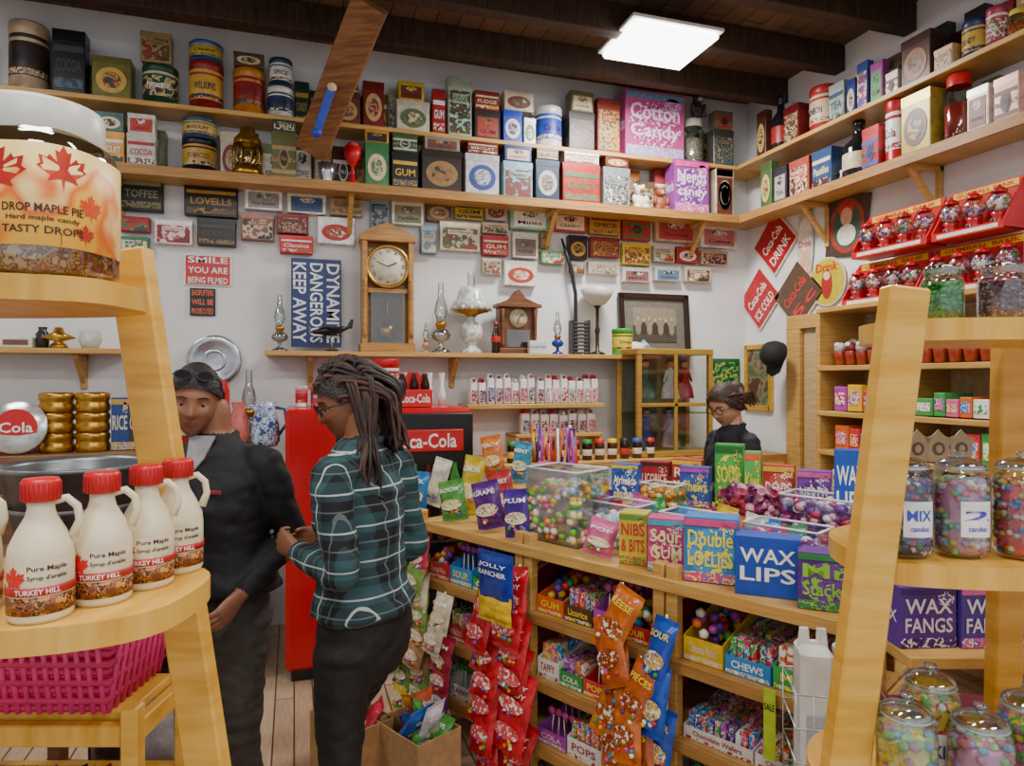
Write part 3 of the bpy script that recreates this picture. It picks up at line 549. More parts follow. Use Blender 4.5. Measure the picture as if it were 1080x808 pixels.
for ya,yb in((1.73,2.27),(2.33,2.87),(2.93,3.46)):
    smallrow(3.25,ya,yb-.13,1.4095,'boxed_candies',fbox(.08,.16)); smallrow(3.25,ya,yb-.13,1.169,'boxed_candies',fbox(.1,.17)); smallrow(3.25,ya,yb-.13,.939,'boxed_candies',fbox(.08,.14))
def cups(b,y):
    c=random.choice(['c8242c','7a1f2a','b0b0b4']); b.lathe([(0,0),(.028,0),(.036,.07),(.03,.09)],mat('a8442c',.2,.1),12,T(-.05,y+.04,0)); b.ball(-.05,y+.04,.1,.038,mat(c,.3),2); b.ball(-.075,y+.04,.12,.018,WHITE,1); b.lathe([(0,0),(.028,0),(.036,.07),(.03,.09)],mat(c,.3),12,T(.05,y+.04,0)); b.ball(.05,y+.04,.13,.035,mat('d8d0c8',.3),2); return .085
for ya,yb in((1.73,2.27),(2.33,2.87),(2.93,3.46)): smallrow(3.26,ya,yb-.07,1.689,'snow_globe_ornaments',cups)
def gum_tray(yc,z,n,x=3.3):
    b=MB(); pw=.128; W=n*pw; b.box(0,.06,.13,W,.008,.27,RED); b.box(0,-.075,.02,W,.005,.04,RED); b.box(0,-.01,.004,W,.14,.008,RED)
    for s in(-1,1): b.poly([(-.075,0),(.06,0),(.06,.26),(-.075,.04)],.006,RED,T(s*W/2,0,0)@RZ(90)@RX(90))
    b.box(0,.054,.24,W*.9,.004,.035,mat('e8c020')); b.text('GUMBALL BANK',W*.8,.022,RED,FR(0,.0505,.24))
    for i in range(n):
        x_=-W/2+pw*(i+.5); M=T(x_,-.02,.009)
        b.lathe([(0,0),(.048,0),(.044,.02),(.03,.065),(.04,.08),(0,.08)],mat('b8121c',.2),14,M); b.box(x_,-.06,.045,.026,.012,.026,SILV); b.ball(x_,-.067,.045,.009,BLACK,1); b.lathe([(.034,.08),(.052,.105),(.055,.13),(.045,.165),(.032,.18)],glass('ffffff',.15),14,M)
        b.ball(x_,-.02,.009+.115,.034,mat('e8e0e0'),1)
        for k in range(44):
            a=U(0,6.28);e=U(-.8,.9);q=.043*cos(e); b.ball(x_+q*cos(a),-.02+q*sin(a),.009+.128+.038*sin(e),.0095,mat(random.choice(BRT+['f4f0ea','f4f0ea']),.25),1)
        b.lathe([(.034,.178),(.037,.186),(.022,.2),(.008,.205),(.007,.215),(0,.215)],mat('b8121c',.2),14,M)
    b.box(0,-.0785,.02,W*.85,.002,.02,mat('f0e8d8')); b.make('gumball_machine_tray',(x,yc,z),-pi/2)
gum_tray(3.14,2.045,4); gum_tray(2.6,2.045,4); gum_tray(3.06,2.325,4); gum_tray(2.58,2.325,3)
for k in range(3): carton('boxed_candy_bank',.2,.14,.24,['3a7ab0','c8502a','7a3ab0'][k],['BANK'],(3.3,2.2-k*.22,2.045),-pi/2,'f0e8d8','e8c020')
# ------------------------------------------------------------ left background
b=MB(); b.box(0,0,1.21,2.5,.62,.05,wood('6a4a30','86603e')); b.box(0,.02,.59,2.44,.56,1.18,wood('4a3020','5c3e28'))
for x in(-.8,0,.8): b.box(x,-.27,.6,.7,.02,.9,wood('5c3e28','6e4c30'))
b.make('sideboard',(-1.42,4.1,0))
def S1(u,yp=3.95): p=onback(u,400,yp); return (p.x,p.y,1.236)
for i,(u,zz) in enumerate([(60,0),(98,0),(60,.1),(98,.1),(60,.2),(98,.2)]):
    b=MB(); r=.078; b.lathe([(0,0),(r*.95,0),(r,.01),(r,.035),(r*.93,.045),(r*.93,.055),(r,.065),(r,.088),(r*.9,.098),(0,.099)],BRASS,24); p=S1(u); b.make('brass_canister',(p[0],p[1],p[2]+zz))
carton('soda_crate',.26,.2,.16,'b81820',['Cola'],S1(8,4.05),0,'f4efe6'); 
b=MB(); b.lathe([(0,0),(.12,0),(.13,.012),(.125,.018),(0,.012)],mat('c8ccc8',.2,.6),28,RX(78)); b.ell(.18,.18,RED,FR(0,-.022,.003)); b.text('Cola',.14,.05,WHITE,FR(0,-.025,.003)); b.make('round_serving_tray',(S1(18,3.86)[0],3.87,1.365))
for u,c,t in((128,'1d3c7c','RICE'),(146,'2a2c30','OATS'),(163,'30508c','SALT')): carton('cereal_box',.08,.06,.27,c,[t],S1(u,3.95),0,'c8c4b0','b8903c')
b=MB(); b.lathe([(0,0),(.09,0),(.1,.02),(.1,.3),(.085,.35),(.03,.38),(.03,.41),(0,.42)],RED,20); b.make('red_canister',S1(222,4.1)); 
b=MB(); b.box(0,0,.15,.2,.16,.3,mat('a81820')); b.box(0,-.082,.15,.14,.004,.2,mat('d8c8b0')); b.make('red_tin_box',S1(188,4.25))
b=MB(); b.lathe([(0,0),(.04,0),(.055,.06),(.05,.14),(.03,.2),(.038,.24)],mat('c86a60',.3),18); b.make('pink_vase',S1(252,3.95))
b=MB(); EN=art(['2a4a8c','c8ccd4','5a7ab0','c8d0d8'],30,.2); b.lathe([(0,0),(.06,0),(.075,.03),(.07,.12),(.05,.2),(.055,.24),(.051,.24),(.045,.2),(0,.1)],EN,22); b.tube([(.05,0,.21),(.1,0,.2),(.11,0,.12),(.07,0,.06)],.009,mat('1d3c7c'),8); b.poly([(-.045,0),(-.09,.03),(-.045,.05)],.02,EN,FR(0,-.01,.19)); b.make('enamel_pitcher',S1(280,3.95))
oil_lamp((S1(262,4.25)[0],4.3,1.236),glass('e8f0f0',.3),glass('c8d0d4',.4),.42)
for u,k in((20,0),(62,1),(95,2),(45,3)):
    p=onback(u,400,4.5); b=MB()
    if k==1: b.lathe([(0,0),(.05,0),(.04,.02),(.02,.04),(.09,.06),(.03,.09),(.02,.12),(0,.12)],BRASS,20)
    elif k==0: b.box(0,0,.03,.16,.1,.06,mat('d8d4c8')); b.box(0,-.051,.03,.12,.003,.03,mat('6a4a3a'))
    elif k==2: b.lathe([(0,0),(.04,0),(.06,.05),(.05,.1),(.02,.11)],mat('c8ccc8',.15),18)
    else: b.lathe([(0,0),(.03,0),(.035,.08),(.02,.1),(.024,.12)],mat('2c2c30',.2),16)
    b.make(['sewing_box','brass_candle_holder','glass_bowl','ink_bottle'][k],(p.x,p.y,MZ+.001))
tc=C(-1.13,1.78); b=MB(); GALV=mat('7c8288',.35,.8,n=.25,ns=12); b.lathe([(0,0),(.13,0),(.17,.2),(.178,.2),(.18,.21),(.17,.212),(.165,.2),(.125,.01),(0,.01)],GALV,32); b.lathe([(.155,.1),(.16,.105),(.157,.112)],GALV,32); b.lathe([(0,.15),(.15,.15),(.155,.156),(0,.16)],mat('5a5450'),24)
for k in range(14):
    a=U(0,6.28);q=U(0,.11); b.ball(q*cos(a),q*sin(a),.175,U(.02,.03),mat(random.choice(['8a7a6a','7a2a24','a8a090','5a4a3a','6a6a6c']),.4),2,sc=(1,1,.8))
b.make('galvanized_tub',(tc.x,tc.y,1.171))
b=MB(); b.box(0,0,1.15,.38,.38,.04,BROWN)
for sx in(-1,1):
    for sy in(-1,1): b.box(sx*.16,sy*.16,.565,.04,.04,1.13,BROWN)
b.box(0,0,.5,.34,.34,.03,BROWN); b.make('plant_stand',(tc.x,tc.y,0),YAW)
# ------------------------------------------------------------ soda cooler
x0,x1,yf,yb_,ht=-.045,.965,3.76,4.4,1.44; b=MB(); w=x1-x0; d=yb_-yf
b.box(0,0,ht/2+.03,w,d,ht-.06,mat('b8101a',.2,n=.04),b=.02); b.box(0,.01,.03,w-.06,d-.04,.06,BLACK)
b.box(.13,-d/2-.004,.82,w-.26,.02,1.18,BLACK,b=.006); b.box(.13,-d/2-.016,.7,w-.36,.006,.8,mat('1c2024',.08,n=.2)); b.box(.22,-d/2-.02,1.26,w-.56,.02,.12,RED,b=.004); b.text('Coca-Cola',w-.64,.08,WHITE,FR(.22,-d/2-.0315,1.26)); b.box(-.33,-d/2-.03,.8,.03,.04,.4,SILV)
for zz in(.45,.7,.95):
    b.box(.12,-d/2-.022,zz,w-.4,.012,.012,SILV)
    for k in range(8): b.lathe([(0,0),(.028,0),(.028,.1),(.012,.15),(.012,.18)],mat(random.choice(['c8202a','3a8a3a','e8a020','5a1a10']),.2),10,T(-.13+.075*k,-d/2-.032,zz+.006)@S(1,.3,1))
b.make('soda_cooler',((x0+x1)/2,(yf+yb_)/2,0))
def K(u,yp): p=onback(u,400,yp); return (p.x,p.y,1.4415)
tinmesh(.17,.28,.17,'c01820','e8e4e0','round','Coca-Cola',0).make('soda_can_bank',K(406,4.12))
b=MB(); b.box(0,0,.05,.2,.12,.1,RED); b.text('Coca-Cola',.17,.05,WHITE,FR(0,-.0615,.05)); b.poly([(-.1,0),(.1,0),(.03,.1),(-.03,.1)],.006,RED,FR(0,.0,.1))
for i in range(3):
    for j in(-1,1): b.lathe([(0,.0),(.024,0),(.024,.04),(.011,.08),(.011,.1)],mat('2a0f08',.1),10,T(-.065+.065*i,j*.03,.09))
b.make('six_pack_carrier',K(436,3.9))
for i in range(3): tinmesh(.07,.12,.07,['d8c0b8','c83a40','e8e4dc'][i],'c8202a','round').make('round_vintage_tin',K(318+i*16,4.1) )
# ------------------------------------------------------------ centre gondola (candy racks)
GR=YAW-radians(45)
def G(x,y,z): return C(-.45+.7071*(x+y),3.16-.7071*x+.7071*y,z)
def gx(u,y):
    a=(u-540)/FL; d=(2.71+1.4142*y)/(1+a); return ((a*d+.45)/.7071-y), d
GZ=.95; GL=1.92; GD=.8
b=MB()
PX=[.03,.67,.72,1.31,1.36,1.90]
for x in PX:
    for y in(.02,GD-.02): b.box(x,y,.5,.042,.04,1.0,PINE)
    for z in(.12,.4,.65,.9): b.box(x,GD/2,z,.03,GD-.04,.035,PINE)
for z in(GZ,.70,.45,.2):
    b.box(GL/2,.2 if z<.9 else GD/2,z-.011,GL-.02,.4 if z<.9 else GD,.022,PINE); b.box(GL/2,-.006,z-.015,GL,.018,.04,PINE_D if z<.9 else PINE)
    if z<.9: b.box(GL/2,GD-.2,z-.011,GL-.02,.38,.022,PINE)
b.box(GL/2,GD/2,.5,GL-.04,.01,.94,BROWN)
b.box(GL/2,.62,1.06,GL-.05,.34,.02,PINE); 
for x in(.05,.69,1.33,1.87): b.box(x,.62,1.0,.03,.32,.1,PINE)
b.make('wooden_candy_rack',G(0,0,0),GR)
def disp(w,d,h,c,c2,txt,kind):
    b=MB(); m=mat(c,.4,n=.1); b.box(0,0,.002,w,d,.004,m); b.box(0,d/2,h*.6,w,.004,h*1.2,m,b=.0005); b.box(0,-d/2,h*.25,w,.004,h*.5,m,b=.0005)
    for s in(-1,1): b.poly([(-d/2,0),(d/2,0),(d/2,h*1.1),(-d/2,h*.5)],.004,m,T(s*w/2+(.002 if s<0 else .002),0,0)@RZ(90)@RX(90))
    b.box(0,-d/2-.0025,h*.08,w*.98,.002,h*.1,art([c2,c,'d8d0c0'],60),b=.0003); b.text(txt,w*.72,h*.2,mat(c2,.4),FR(0,-d/2-.0035,h*.3))
    cc=[random.choice(BRT) for _ in range(2)]
    if kind==0:
        n=max(3,int(w/.022))
        for r_ in range(3):
            for i in range(n): b.box(-w/2+w*(i+.5)/n,-d*.3+r_*d*.3,h*.46,w/n*.8,d*.26,h*U(.75,1),art([random.choice(cc),'e8e0d6',random.choice(BRT)],60),T(0,0,0)@RY(U(-2,2)),b=.002)
    elif kind==1:
        for i in range(40): b.ball(U(-.4,.4)*w,U(-.42,.42)*d,h*U(.3,.9),.018,mat(random.choice(BRT),.3),1)
    elif kind==3:
        for i in range(5):
            bag(b,w*.8,h*1.2,.03,random.choice(cc),T(U(-.01,.01),-d*.35+i*d*.16,h*.7)@RX(-20)@RY(U(-8,8)),[txt],'ffffff','f0d840')
    else:
        n=max(3,int(w/.03))
        for i in range(n*3):
            x=-w/2+w*((i%n)+.5)/n; y=-d*.3+(i//n)*d*.3; b.tube([(x,y,0),(x+U(-.01,.01),y,h*.8)],.003,WHITE,5); b.ball(x,y,h*.95,.017,mat(random.choice(cc),.25),2,sc=(1,.6,1))
    return b
def bag(b,w,h,t,c,M,txt=None,tc='ffffff',acc=None):
    m=mat(c,.22,n=.2,ns=25,bump=.6); nx,ny=8,10; vs=[];fs=[]; sd=random.random()*9
    for sgn in(-1,1):
        for j in range(ny+1):
            for i in range(nx+1):
                X=-1+2*i/nx; Y=-1+2*j/ny; th=t/2*max(0,(1-X**4))**.6*max(0,(1-abs(Y)**5))**.7
                th*=1+.5*noise.noise(Vector((X*2+sd,Y*2.5,sgn)))
                vs.append((X*w/2*(1-.05*(1-abs(Y))),sgn*th,Y*h/2+.03*h*noise.noise(Vector((X*1.5+sd,Y,3)))))
    n=(nx+1)*(ny+1)
    for k in(0,1):
        for j in range(ny):
            for i in range(nx):
                a=k*n+j*(nx+1)+i; f=(a,a+1,a+nx+2,a+nx+1); fs.append(f if k==0 else f[::-1])
    b.add(vs,fs,m,True,M)
    for s in(-1,1): b.box(0,0,s*(h/2+.004),w*.98,.002,.018,m,M,b=.0002)
    def proj(vs2,z0,off): 
        o=[]
        for x,y in vs2:
            X=min(1,abs(x)/(w/2));Y=min(1,abs(z0+y)/(h/2)); th=t/2*max(0,(1-X**4))**.6*max(0,(1-Y**5))**.7; o.append((x,-th*1.3-off,z0+y))
        return o
    if acc:
        k=16; e=[(w*.4*cos(2*pi*i/k),h*.15*sin(2*pi*i/k)) for i in range(k)]
        b.add(proj([(0,0)]+e,h*-.12,.002),[(0,i+1,(i+1)%k+1) for i in range(k)],art([acc,c,acc,'e8e0d0'],70,.3),False,M)
        for q in range(7): b.ball(U(-.3,.3)*w,-t*.5,U(-.4,-.22)*h,.009,mat(random.choice(BRT),.3),1,M)
    if txt:
        for i,tt in enumerate(txt):
            v,f=textgeo(tt); b.add(proj([(p*w*.76,q*h*.11) for p,q in v],h*(.3-.16*i),.004),f,mat(tc,.3),False,M)
CW_=['GUM','POPS','TAFFY','SOUR','CHEWS','FIZZ','BARS','ROCKS','RIBBONS','JELLY','NIBS','COLA','Mints','Chocolate Wafers','Tootsie','Licorice']
for bi,(xa,xb) in enumerate(((.06,.645),(.745,1.285),(1.385,1.875))):
    for z in(.70,.45,.2):
        x=xa
        while x<xb-.09:
            w=min(U(.11,.17),xb-x); wht=z==.45 and bi==2
            if wht: w=min(.24,xb-x)
            if wht or (z==.2 and R()<.4): c='dcdad4';c2='a83030'
            else: c=random.choice(BRT+['e4e0da','c8242c','8a1f4a','3a2a7c','5a3a24','2c2c34']);c2=random.choice(['ffffff','f8e040','e8d8c0'])
            if c in('f4f0ea','e4e0da','dcdad4'): c2='a83030'
            disp(w-.01,.3,.08 if wht else U(.1,.155),c,c2,'Chocolate Wafers' if wht else random.choice(CW_),0 if wht else random.choice([0,0,1,2,3])).make('candy_display_box',G(x+w/2,.18,z+.001),GR); x+=w
def hang(name,x,z1,z0,n,w,h,c,txt,tc,acc,y=-.07,lean=12):
    b=MB()
    for i in range(n):
        z=z1+(z0-z1)*i/(n-1) if n>1 else z1
        bag(b,w*U(.9,1.05),h,.04,random.choice(c),T(U(-.015,.015),-.014*(i%2)-.03*sin(i*1.7)*.4,z)@RY(U(-lean,lean))@RX(-14),txt if i%2==0 else None,tc,acc)
    b.tube([(0,.03,z1+h*.6),(0,.03,z0-h*.5)],.004,WHITE,5)
    return b.make(name,G(x,y,0),GR)
hang('hanging_candy_bags',.72,.78,.1,8,.16,.18,['b81826','c81c2c','a81420'],['JOLLY','CANDY'],'f4e8e0','d85a60'); hang('hanging_candy_bags',.60,.74,.16,7,.13,.18,['b81826','c81c2c','a81420'],['CHEWS'],'f4e8e0','d85a60',y=-.1,lean=16)
b=MB(); bag(b,.19,.17,.03,'1f3a9c',T(0,0,0),['JOLLY','RANCHER'],'ffffff',None); bag(b,.18,.08,.03,'e0b820',T(0,-.005,-.11)); b.make('blue_candy_bag',G(.72,-.17,.86),GR)
hang('hanging_candy_bags',1.20,.80,.14,8,.12,.2,['c8681c','b8581c','d07a2a'],['REESE'],'f0d840','7a3010',lean=25)
hang('hanging_candy_bags',1.30,.60,.12,6,.11,.19,['c8681c','b8581c','d8902a'],['PIECES'],'f0d840','7a3010',lean=25,y=-.11)
hang('hanging_candy_bags',1.37,.74,.45,3,.09,.19,['1f4ab0','2a8a3a'],['SOUR'],'f0e040','e8c020')
hang('hanging_candy_bags',.13,.82,.08,10,.13,.14,['b89060','c8603a','7a9a4a','b8304a','d0c4a8'],['TAFFY'],'7a2018','e0d0b0')
hang('hanging_candy_bags',.27,.60,.08,7,.12,.14,['5a2a6a','c8603a','b8304a','d0c4a8'],['GUM'],'ffffff','e0d0b0')
hang('hanging_candy_bags',.02,.86,.1,9,.11,.14,['c8a080','d8d0b8','7a9a4a','e0c040'],['NUTS'],'7a2018','e0d0b0',y=-.09)
for gxp,gy in ((.44,-.32),(.2,-.46)):
    b=MB(); cm=mat(random.choice(['b08a5c','a87f50']),.8)
    b.box(0,0,.006,.28,.2,.01,cm)
    for s in(-1,1): b.box(s*.14,0,.14,.006,.2,.28,cm,b=.001); b.box(0,s*.1,.14,.28,.006,.28,cm,b=.001)
    for k in range(16): bag(b,.11,.15,.04,random.choice(['c8304a','e0a020','8a3ab0','58a848','d8d8e0','2a6ac8','c8603a']),T(U(-.07,.07),U(-.05,.05),U(.14,.33))@RZ(U(0,180))@RX(U(-40,40)),['CHEWS'],'ffffff','f0e0a0')
    b.make('carton_of_candy_bags',G(gxp,gy,0.001),GR)
def gbox(u0,u1,h_px,y,col,txts,tc='ffffff',acc=None,z=GZ,rot=12,panel=None,name='candy_box',d=.13):
    x,dd=gx((u0+u1)/2,y); w=(u1-u0)*dd/FL*1.04; h=h_px*dd/FL
    return carton(name,w,min(d,w),h,col,txts,G(x,y+.02,z+.001),GR+radians(rot),tc,acc,panel)
gbox(776,838,62,.08,'1846b0',['WAX','LIPS'],'f4f4f0',None,rot=22,d=.09); gbox(722,774,68,.09,'2478c0',['Double','LOLLIES'],'f0e040','d83a7a',rot=22,d=.1,panel='3a98d0'); gbox(683,720,56,.09,'c43a80',['Sour','GUM'],'f0e0a0','38a0b8',rot=22,d=.09,panel='a02a68'); gbox(653,681,54,.09,'c8b430',['NIBS','& BITS'],'b8202a','5a8a3a',rot=22,d=.09)
gbox(842,900,60,.08,'5a2486',['Mr.','Stacker'],'90d040','2f8a4a',rot=22,d=.09,panel='7a3aa8')
for k,(u,c,t) in enumerate([(962,'58309a','WAX'),(1024,'4a2ea0','WAX'),(1078,'5a2a90','WAX')]):
    q=C((u-540)/FL*1.67,1.67,.9655); carton('candy_box',.138,.12,.145,c,[t,'FANGS'],q,YAW+.06,'e8e4f4','d85aa0' if k else '3a1a6a')
b=MB(); b.box(0,0,.95,.62,.22,.03,PINE) 
for sx in(-1,1):
    for sy in(-1,1): b.box(sx*.28,sy*.09,.467,.035,.035,.935,PINE)
b.box(0,0,.66,.56,.2,.02,PINE); q=C(1.22,1.67); b.make('display_table',(q.x,q.y,0),YAW)
for k in range(4): q=C(1.0+.135*k,1.67,.6715); carton('candy_box',.12,.12,.13,['c43a80','8a1f4a','38904a','6a2a9c'][k],['CHEWS'],q,YAW,'ffffff','e0b820')
def bin_(name,x,y,z,w,d,h,n,rad,cols,rot=0,tint='f8fcff',fill=.62):
    b=MB(); g=glass(tint,.1)
    b.box(0,-d/2,h/2,w,.003,h,g,b=.0003); b.box(0,d/2,h/2,w,.003,h,g,b=.0003); b.box(-w/2,0,h/2,.003,d,h,g,b=.0003); b.box(w/2,0,h/2,.003,d,h,g,b=.0003); b.box(0,0,.002,w,d,.004,g,b=.0003)
    for s in(-1,1): b.tube([(-w/2,s*d/2,h),(w/2,s*d/2,h)],.004,mat('d8e4ea',.3),6); b.tube([(s*w/2,-d/2,h),(s*w/2,d/2,h)],.004,mat('d8e4ea',.3),6)
    b.box(0,0,h*fill*.5+.005,w*.84,d*.8,h*fill,mat(cols[0],.5))
    for k in range(n):
        X,Y,Z=U(-.44,.44)*w,U(-.43,.43)*d,U(.05,fill+.12)*h
        if k%2: Y=-.42*d
        if k%5==0: X=random.choice((-.43,.43))*w
        if k%3==0: Z=U(fill,fill+.12)*h; Y=U(-.42,.42)*d
        b.ball(X,Y,Z+rad*.3,rad*U(.8,1.1),mat(random.choice(cols),.25),2,sc=(1,1,U(.7,1)))
    b.make(name,G(x,y,z+.001),GR+rot)
def wrapped(name,x,y,z,w,d,h,n,cols,rot=0,size=.035):
    b=MB()
    for k in range(n):
        c=random.choice(cols); X=U(-.5,.5)*w;Y=U(-.5,.5)*d;Z=U(.12,1)*h*(1-.5*(abs(X)/w+abs(Y)/d)); M=T(X,Y,max(Z,size*.7))@RZ(U(0,180))@RY(U(-40,40)); m=mat(c,.2)
        b.ball(0,0,0,size*.5,m,2,M,sc=(1.3,.8,.8))
        for s in(-1,1): b.lathe([(.003,0),(size*.35,size*.5)],m,8,M@RY(90*s)@T(0,0,size*.5))
    b.make(name,G(x,y,z+.001),GR+rot)
x,_=gx(598,.2); bin_('clear_candy_bin',x,.2,GZ,.27,.2,.29,170,.024,['e8dcc0','f0e0a0','8ac840','e8a0b8','a0c8e0','e0b820','78b838','f0a040','e8e0d8','d86a8a'])
x,_=gx(659,.28); bin_('clear_plastic_bin',x,.28,GZ,.2,.14,.17,60,.02,['dfe3e4','e8f0f4','c8d8e4','e4e8ec'],fill=.5)
x,_=gx(800,.5); wrapped('wrapped_candy_pile',x,.53,1.072,.3,.12,.13,100,['a8304a','98387c','c0506a','7a2a5a','d098a8','a83030'],0,.045)
x,_=gx(862,.5); bin_('clear_candy_bin',x,.54,1.072,.24,.14,.12,90,.02,['8a4a8c','a8304a','d098a8','6a3a8a','c8c0d0','d8d0d8'])
x,_=gx(738,.3); bin_('clear_candy_bin',x,.27,GZ,.22,.13,.17,90,.019,['d8c8d0','b8304a','e0b820','e07030','58a048','e8e4ec'])
x,_=gx(835,.3); bin_('clear_candy_bin',x,.27,GZ,.24,.13,.18,90,.022,['b89ab8','5a3090','98387c','c898b8','c83a4a','3a5ab0','e0d0dc'])
x,_=gx(700,.5); bin_('clear_candy_bin',x,.5,1.072,.16,.1,.1,50,.017,['e8d8a0','e0a020','e8e0c8','d87830'])
for u0,u1,vt,y,c,t,tc,a,pn in [(604,640,492,.6,'d8e0d8',['PLAY'],'2f8a4a','d8b020',None),(646,676,489,.62,'2a60b8',['Airheads'],'f4f4f0','e0c030','1c4898'),(676,708,486,.72,'a8202a',['LICORICE'],'f0e0c8','3a2a20',None),(710,742,484,.74,'b83030',['RED','VINES'],'f0e0c8','e8c030','982020'),(718,750,492,.64,'2848a0',['Chews'],'f0e040','b040b0','3858b0'),
  (755,785,468,.72,'38a048',['SOUR'],'e8e840','1f6a2c','58b858'),(786,803,476,.66,'58b050',['Kiwi'],'e8e840','e85a30',None),(881,914,474,.62,'1c50b0',['WAX','LIPS'],'f4f4f0',None,None),(806,838,490,.72,'b83a2a',['POPS'],'f4f4f0','e0b020','d86a4a'),(842,876,496,.72,'7a3aa0',['NERDS'],'f4f4f0','d85a98','5a2a80'),
  (566,600,488,.62,'c85a90',['Pops'],'f4f4f0','e0d040','d88ab0')]:
    x,dd=gx((u0+u1)/2,y); zb=1.071; h=EYE-(vt-400)/FL*dd-zb; w=(u1-u0)*dd/FL
    carton('candy_box',w*.96,min(.06,w),h,c,t,G(x,y,zb),GR+radians(18),tc,a,pn)
b=MB()
for k in range(9): # loose propped bags in front of the low bins
    pass
for u,y,z,c,t,h,w in [(440,.12,GZ,'2f7ab8','ROCK',.17,.12),(462,.28,GZ,'d8d0c0','TAFFY',.22,.1),(478,.1,GZ,'58984a','SOUR',.16,.13),(497,.28,GZ,'c8b028','LEMON',.25,.11),(515,.1,GZ,'5a2a7c','GRAPE',.18,.13),(530,.28,GZ,'b83a3a','CHERRY',.2,.12),(546,.08,GZ,'4a2a8c','PLUM',.17,.12),(452,.52,1.07,'c8a040','GOLD',.2,.1),(520,.6,1.07,'d87a30','PEACH',.2,.12),(550,.6,1.07,'4090b0','MINT',.18,.1),
   (634,.08,GZ,'d86a9a','POP',.11,.11)]:
    x,_=gx(u,y); b=MB(); bag(b,w,h,.05,c,T(0,0,h/2+.014)@RX(-8)@RY(U(-15,15)),[t],'ffffff','f0e0a0'); b.make('candy_bag',G(x,y,z+.002),GR+radians(25))
b=MB()
for k in range(20):
    h=U(.1,.16); bag(b,.085,h,.03,random.choice(BRT+['8a2a5a','2c2c5a']),T(-.5+k*.055,0,h/2+.014)@RX(-6)@RY(U(-18,18)),[random.choice(CW_[:12])] if k%3==0 else None,'ffffff','f0e0a0')
b.make('row_of_candy_bags',G(1.28,.405,GZ+.002),GR)
b=MB()
for k in range(26):
    x_=U(-.16,.16); m=mat(random.choice(BRT+['3a1a50','e8b060']),.25); b.tube([(x_,U(-.05,.05),0.01),(x_+U(-.05,.05),U(-.05,.05),U(.2,.3))],.007,m,6)
b.box(0,-.07,.05,.36,.005,.1,mat('d8c8a0')); b.box(0,.07,.05,.36,.005,.1,mat('d8c8a0')); b.box(-.18,0,.05,.005,.14,.1,mat('d8c8a0')); b.box(.18,0,.05,.005,.14,.1,mat('d8c8a0')); b.make('candy_stick_box',G(.24,.7,1.071),GR)
b=MB(); wm=mat('b8bcc0',.3,.7)
for z in(.0,.08,.16,.24,.32): 
    b.tube([(-.1,-.08,z),(.1,-.08,z),(.1,.08,z),(-.1,.08,z),(-.1,-.08,z)],.0025,wm,5)
for k in range(6):
    for s in(-1,1): b.tube([(-.1+.04*k,s*.08,0),(-.1+.04*k,s*.08,.32)],.0018,wm,4)
for s in(-1,1): b.box(s*.045,0,.21,.075,.1,.4,mat('cfcfcb',.6,n=.12,ns=12,bump=.4),b=.01); b.poly([(-.035,0),(.035,0),(.03,.05),(.01,.05),(.008,.02),(-.008,.02),(-.01,.05),(-.03,.05)],.01,mat('dcdcd8',.6),FR(s*.045,0,.40)); b.box(s*.045,-.052,.2,.05,.002,.12,mat('a8b0b8'),b=.0003)
b.make('wire_basket_with_bags',C(.78,1.66,.54),YAW-.2)
b=MB(); b.box(0,0,.52,.26,.2,.03,PINE)
for sx in(-1,1):
    for sy in(-1,1): b.box(sx*.11,sy*.08,.253,.03,.03,.505,PINE)
b.make('small_display_stand',C(.78,1.66,0),YAW-.2)
b=MB(); b.box(0,0,0,.035,.004,.2,mat('a8c030',.5)); b.text('SALE',.03,.02,BLACK,FR(0,-.003,.05)); b.make('price_tag',G(1.70,-.03,.62),GR)
# ------------------------------------------------------------ A-frame curved display stands
def shelfplate(b,cx,cy,a,bf,bb,z,t,m,ex=3.2):
    pts=[]
    for k in range(64):
        an=2*pi*k/64; c_,s_=cos(an),sin(an); r=(abs(c_)**ex+abs(s_)**ex)**(-1/ex); pts.append((cx+a*r*c_, cy+(bb if s_>0 else bf)*r*s_))
    b.poly(pts,t,m,T(0,0,z))
def stand(name,legs,shelves):
    b=MB()
    for (p,q,w,t) in legs: b.bar(p,q,w,t,YEL,up=(0,1,0))
    for s in shelves: shelfplate(b,*s,.036,YELH)
    return b.make(name,(0,0,0),YAW)
stand('curved_display_stand',[((-.70,1.25,1.836),(-.422,1.25,0),.07,.04),((-1.4,1.25,1.836),(-1.67,1.25,0),.07,.04)],
  [(-1.035,1.05,.435,.13,.2,1.747),(-1.035,1.05,.545,.19,.2,1.275)])
stand('curved_display_stand',[((.645,1.12,1.75),(.425,1.12,0),.066,.04),((1.5,1.12,1.75),(1.72,1.12,0),.066,.04),((1.06,1.45,1.78),(1.06,1.5,0),.06,.04)],
  [(1.08,1.18,.435,.09,.24,1.70),(1.08,1.18,.485,.105,.28,1.30),(1.08,1.18,.525,.15,.3,.875)])
JUG=mat('e4d8b8',.35,n=.04)
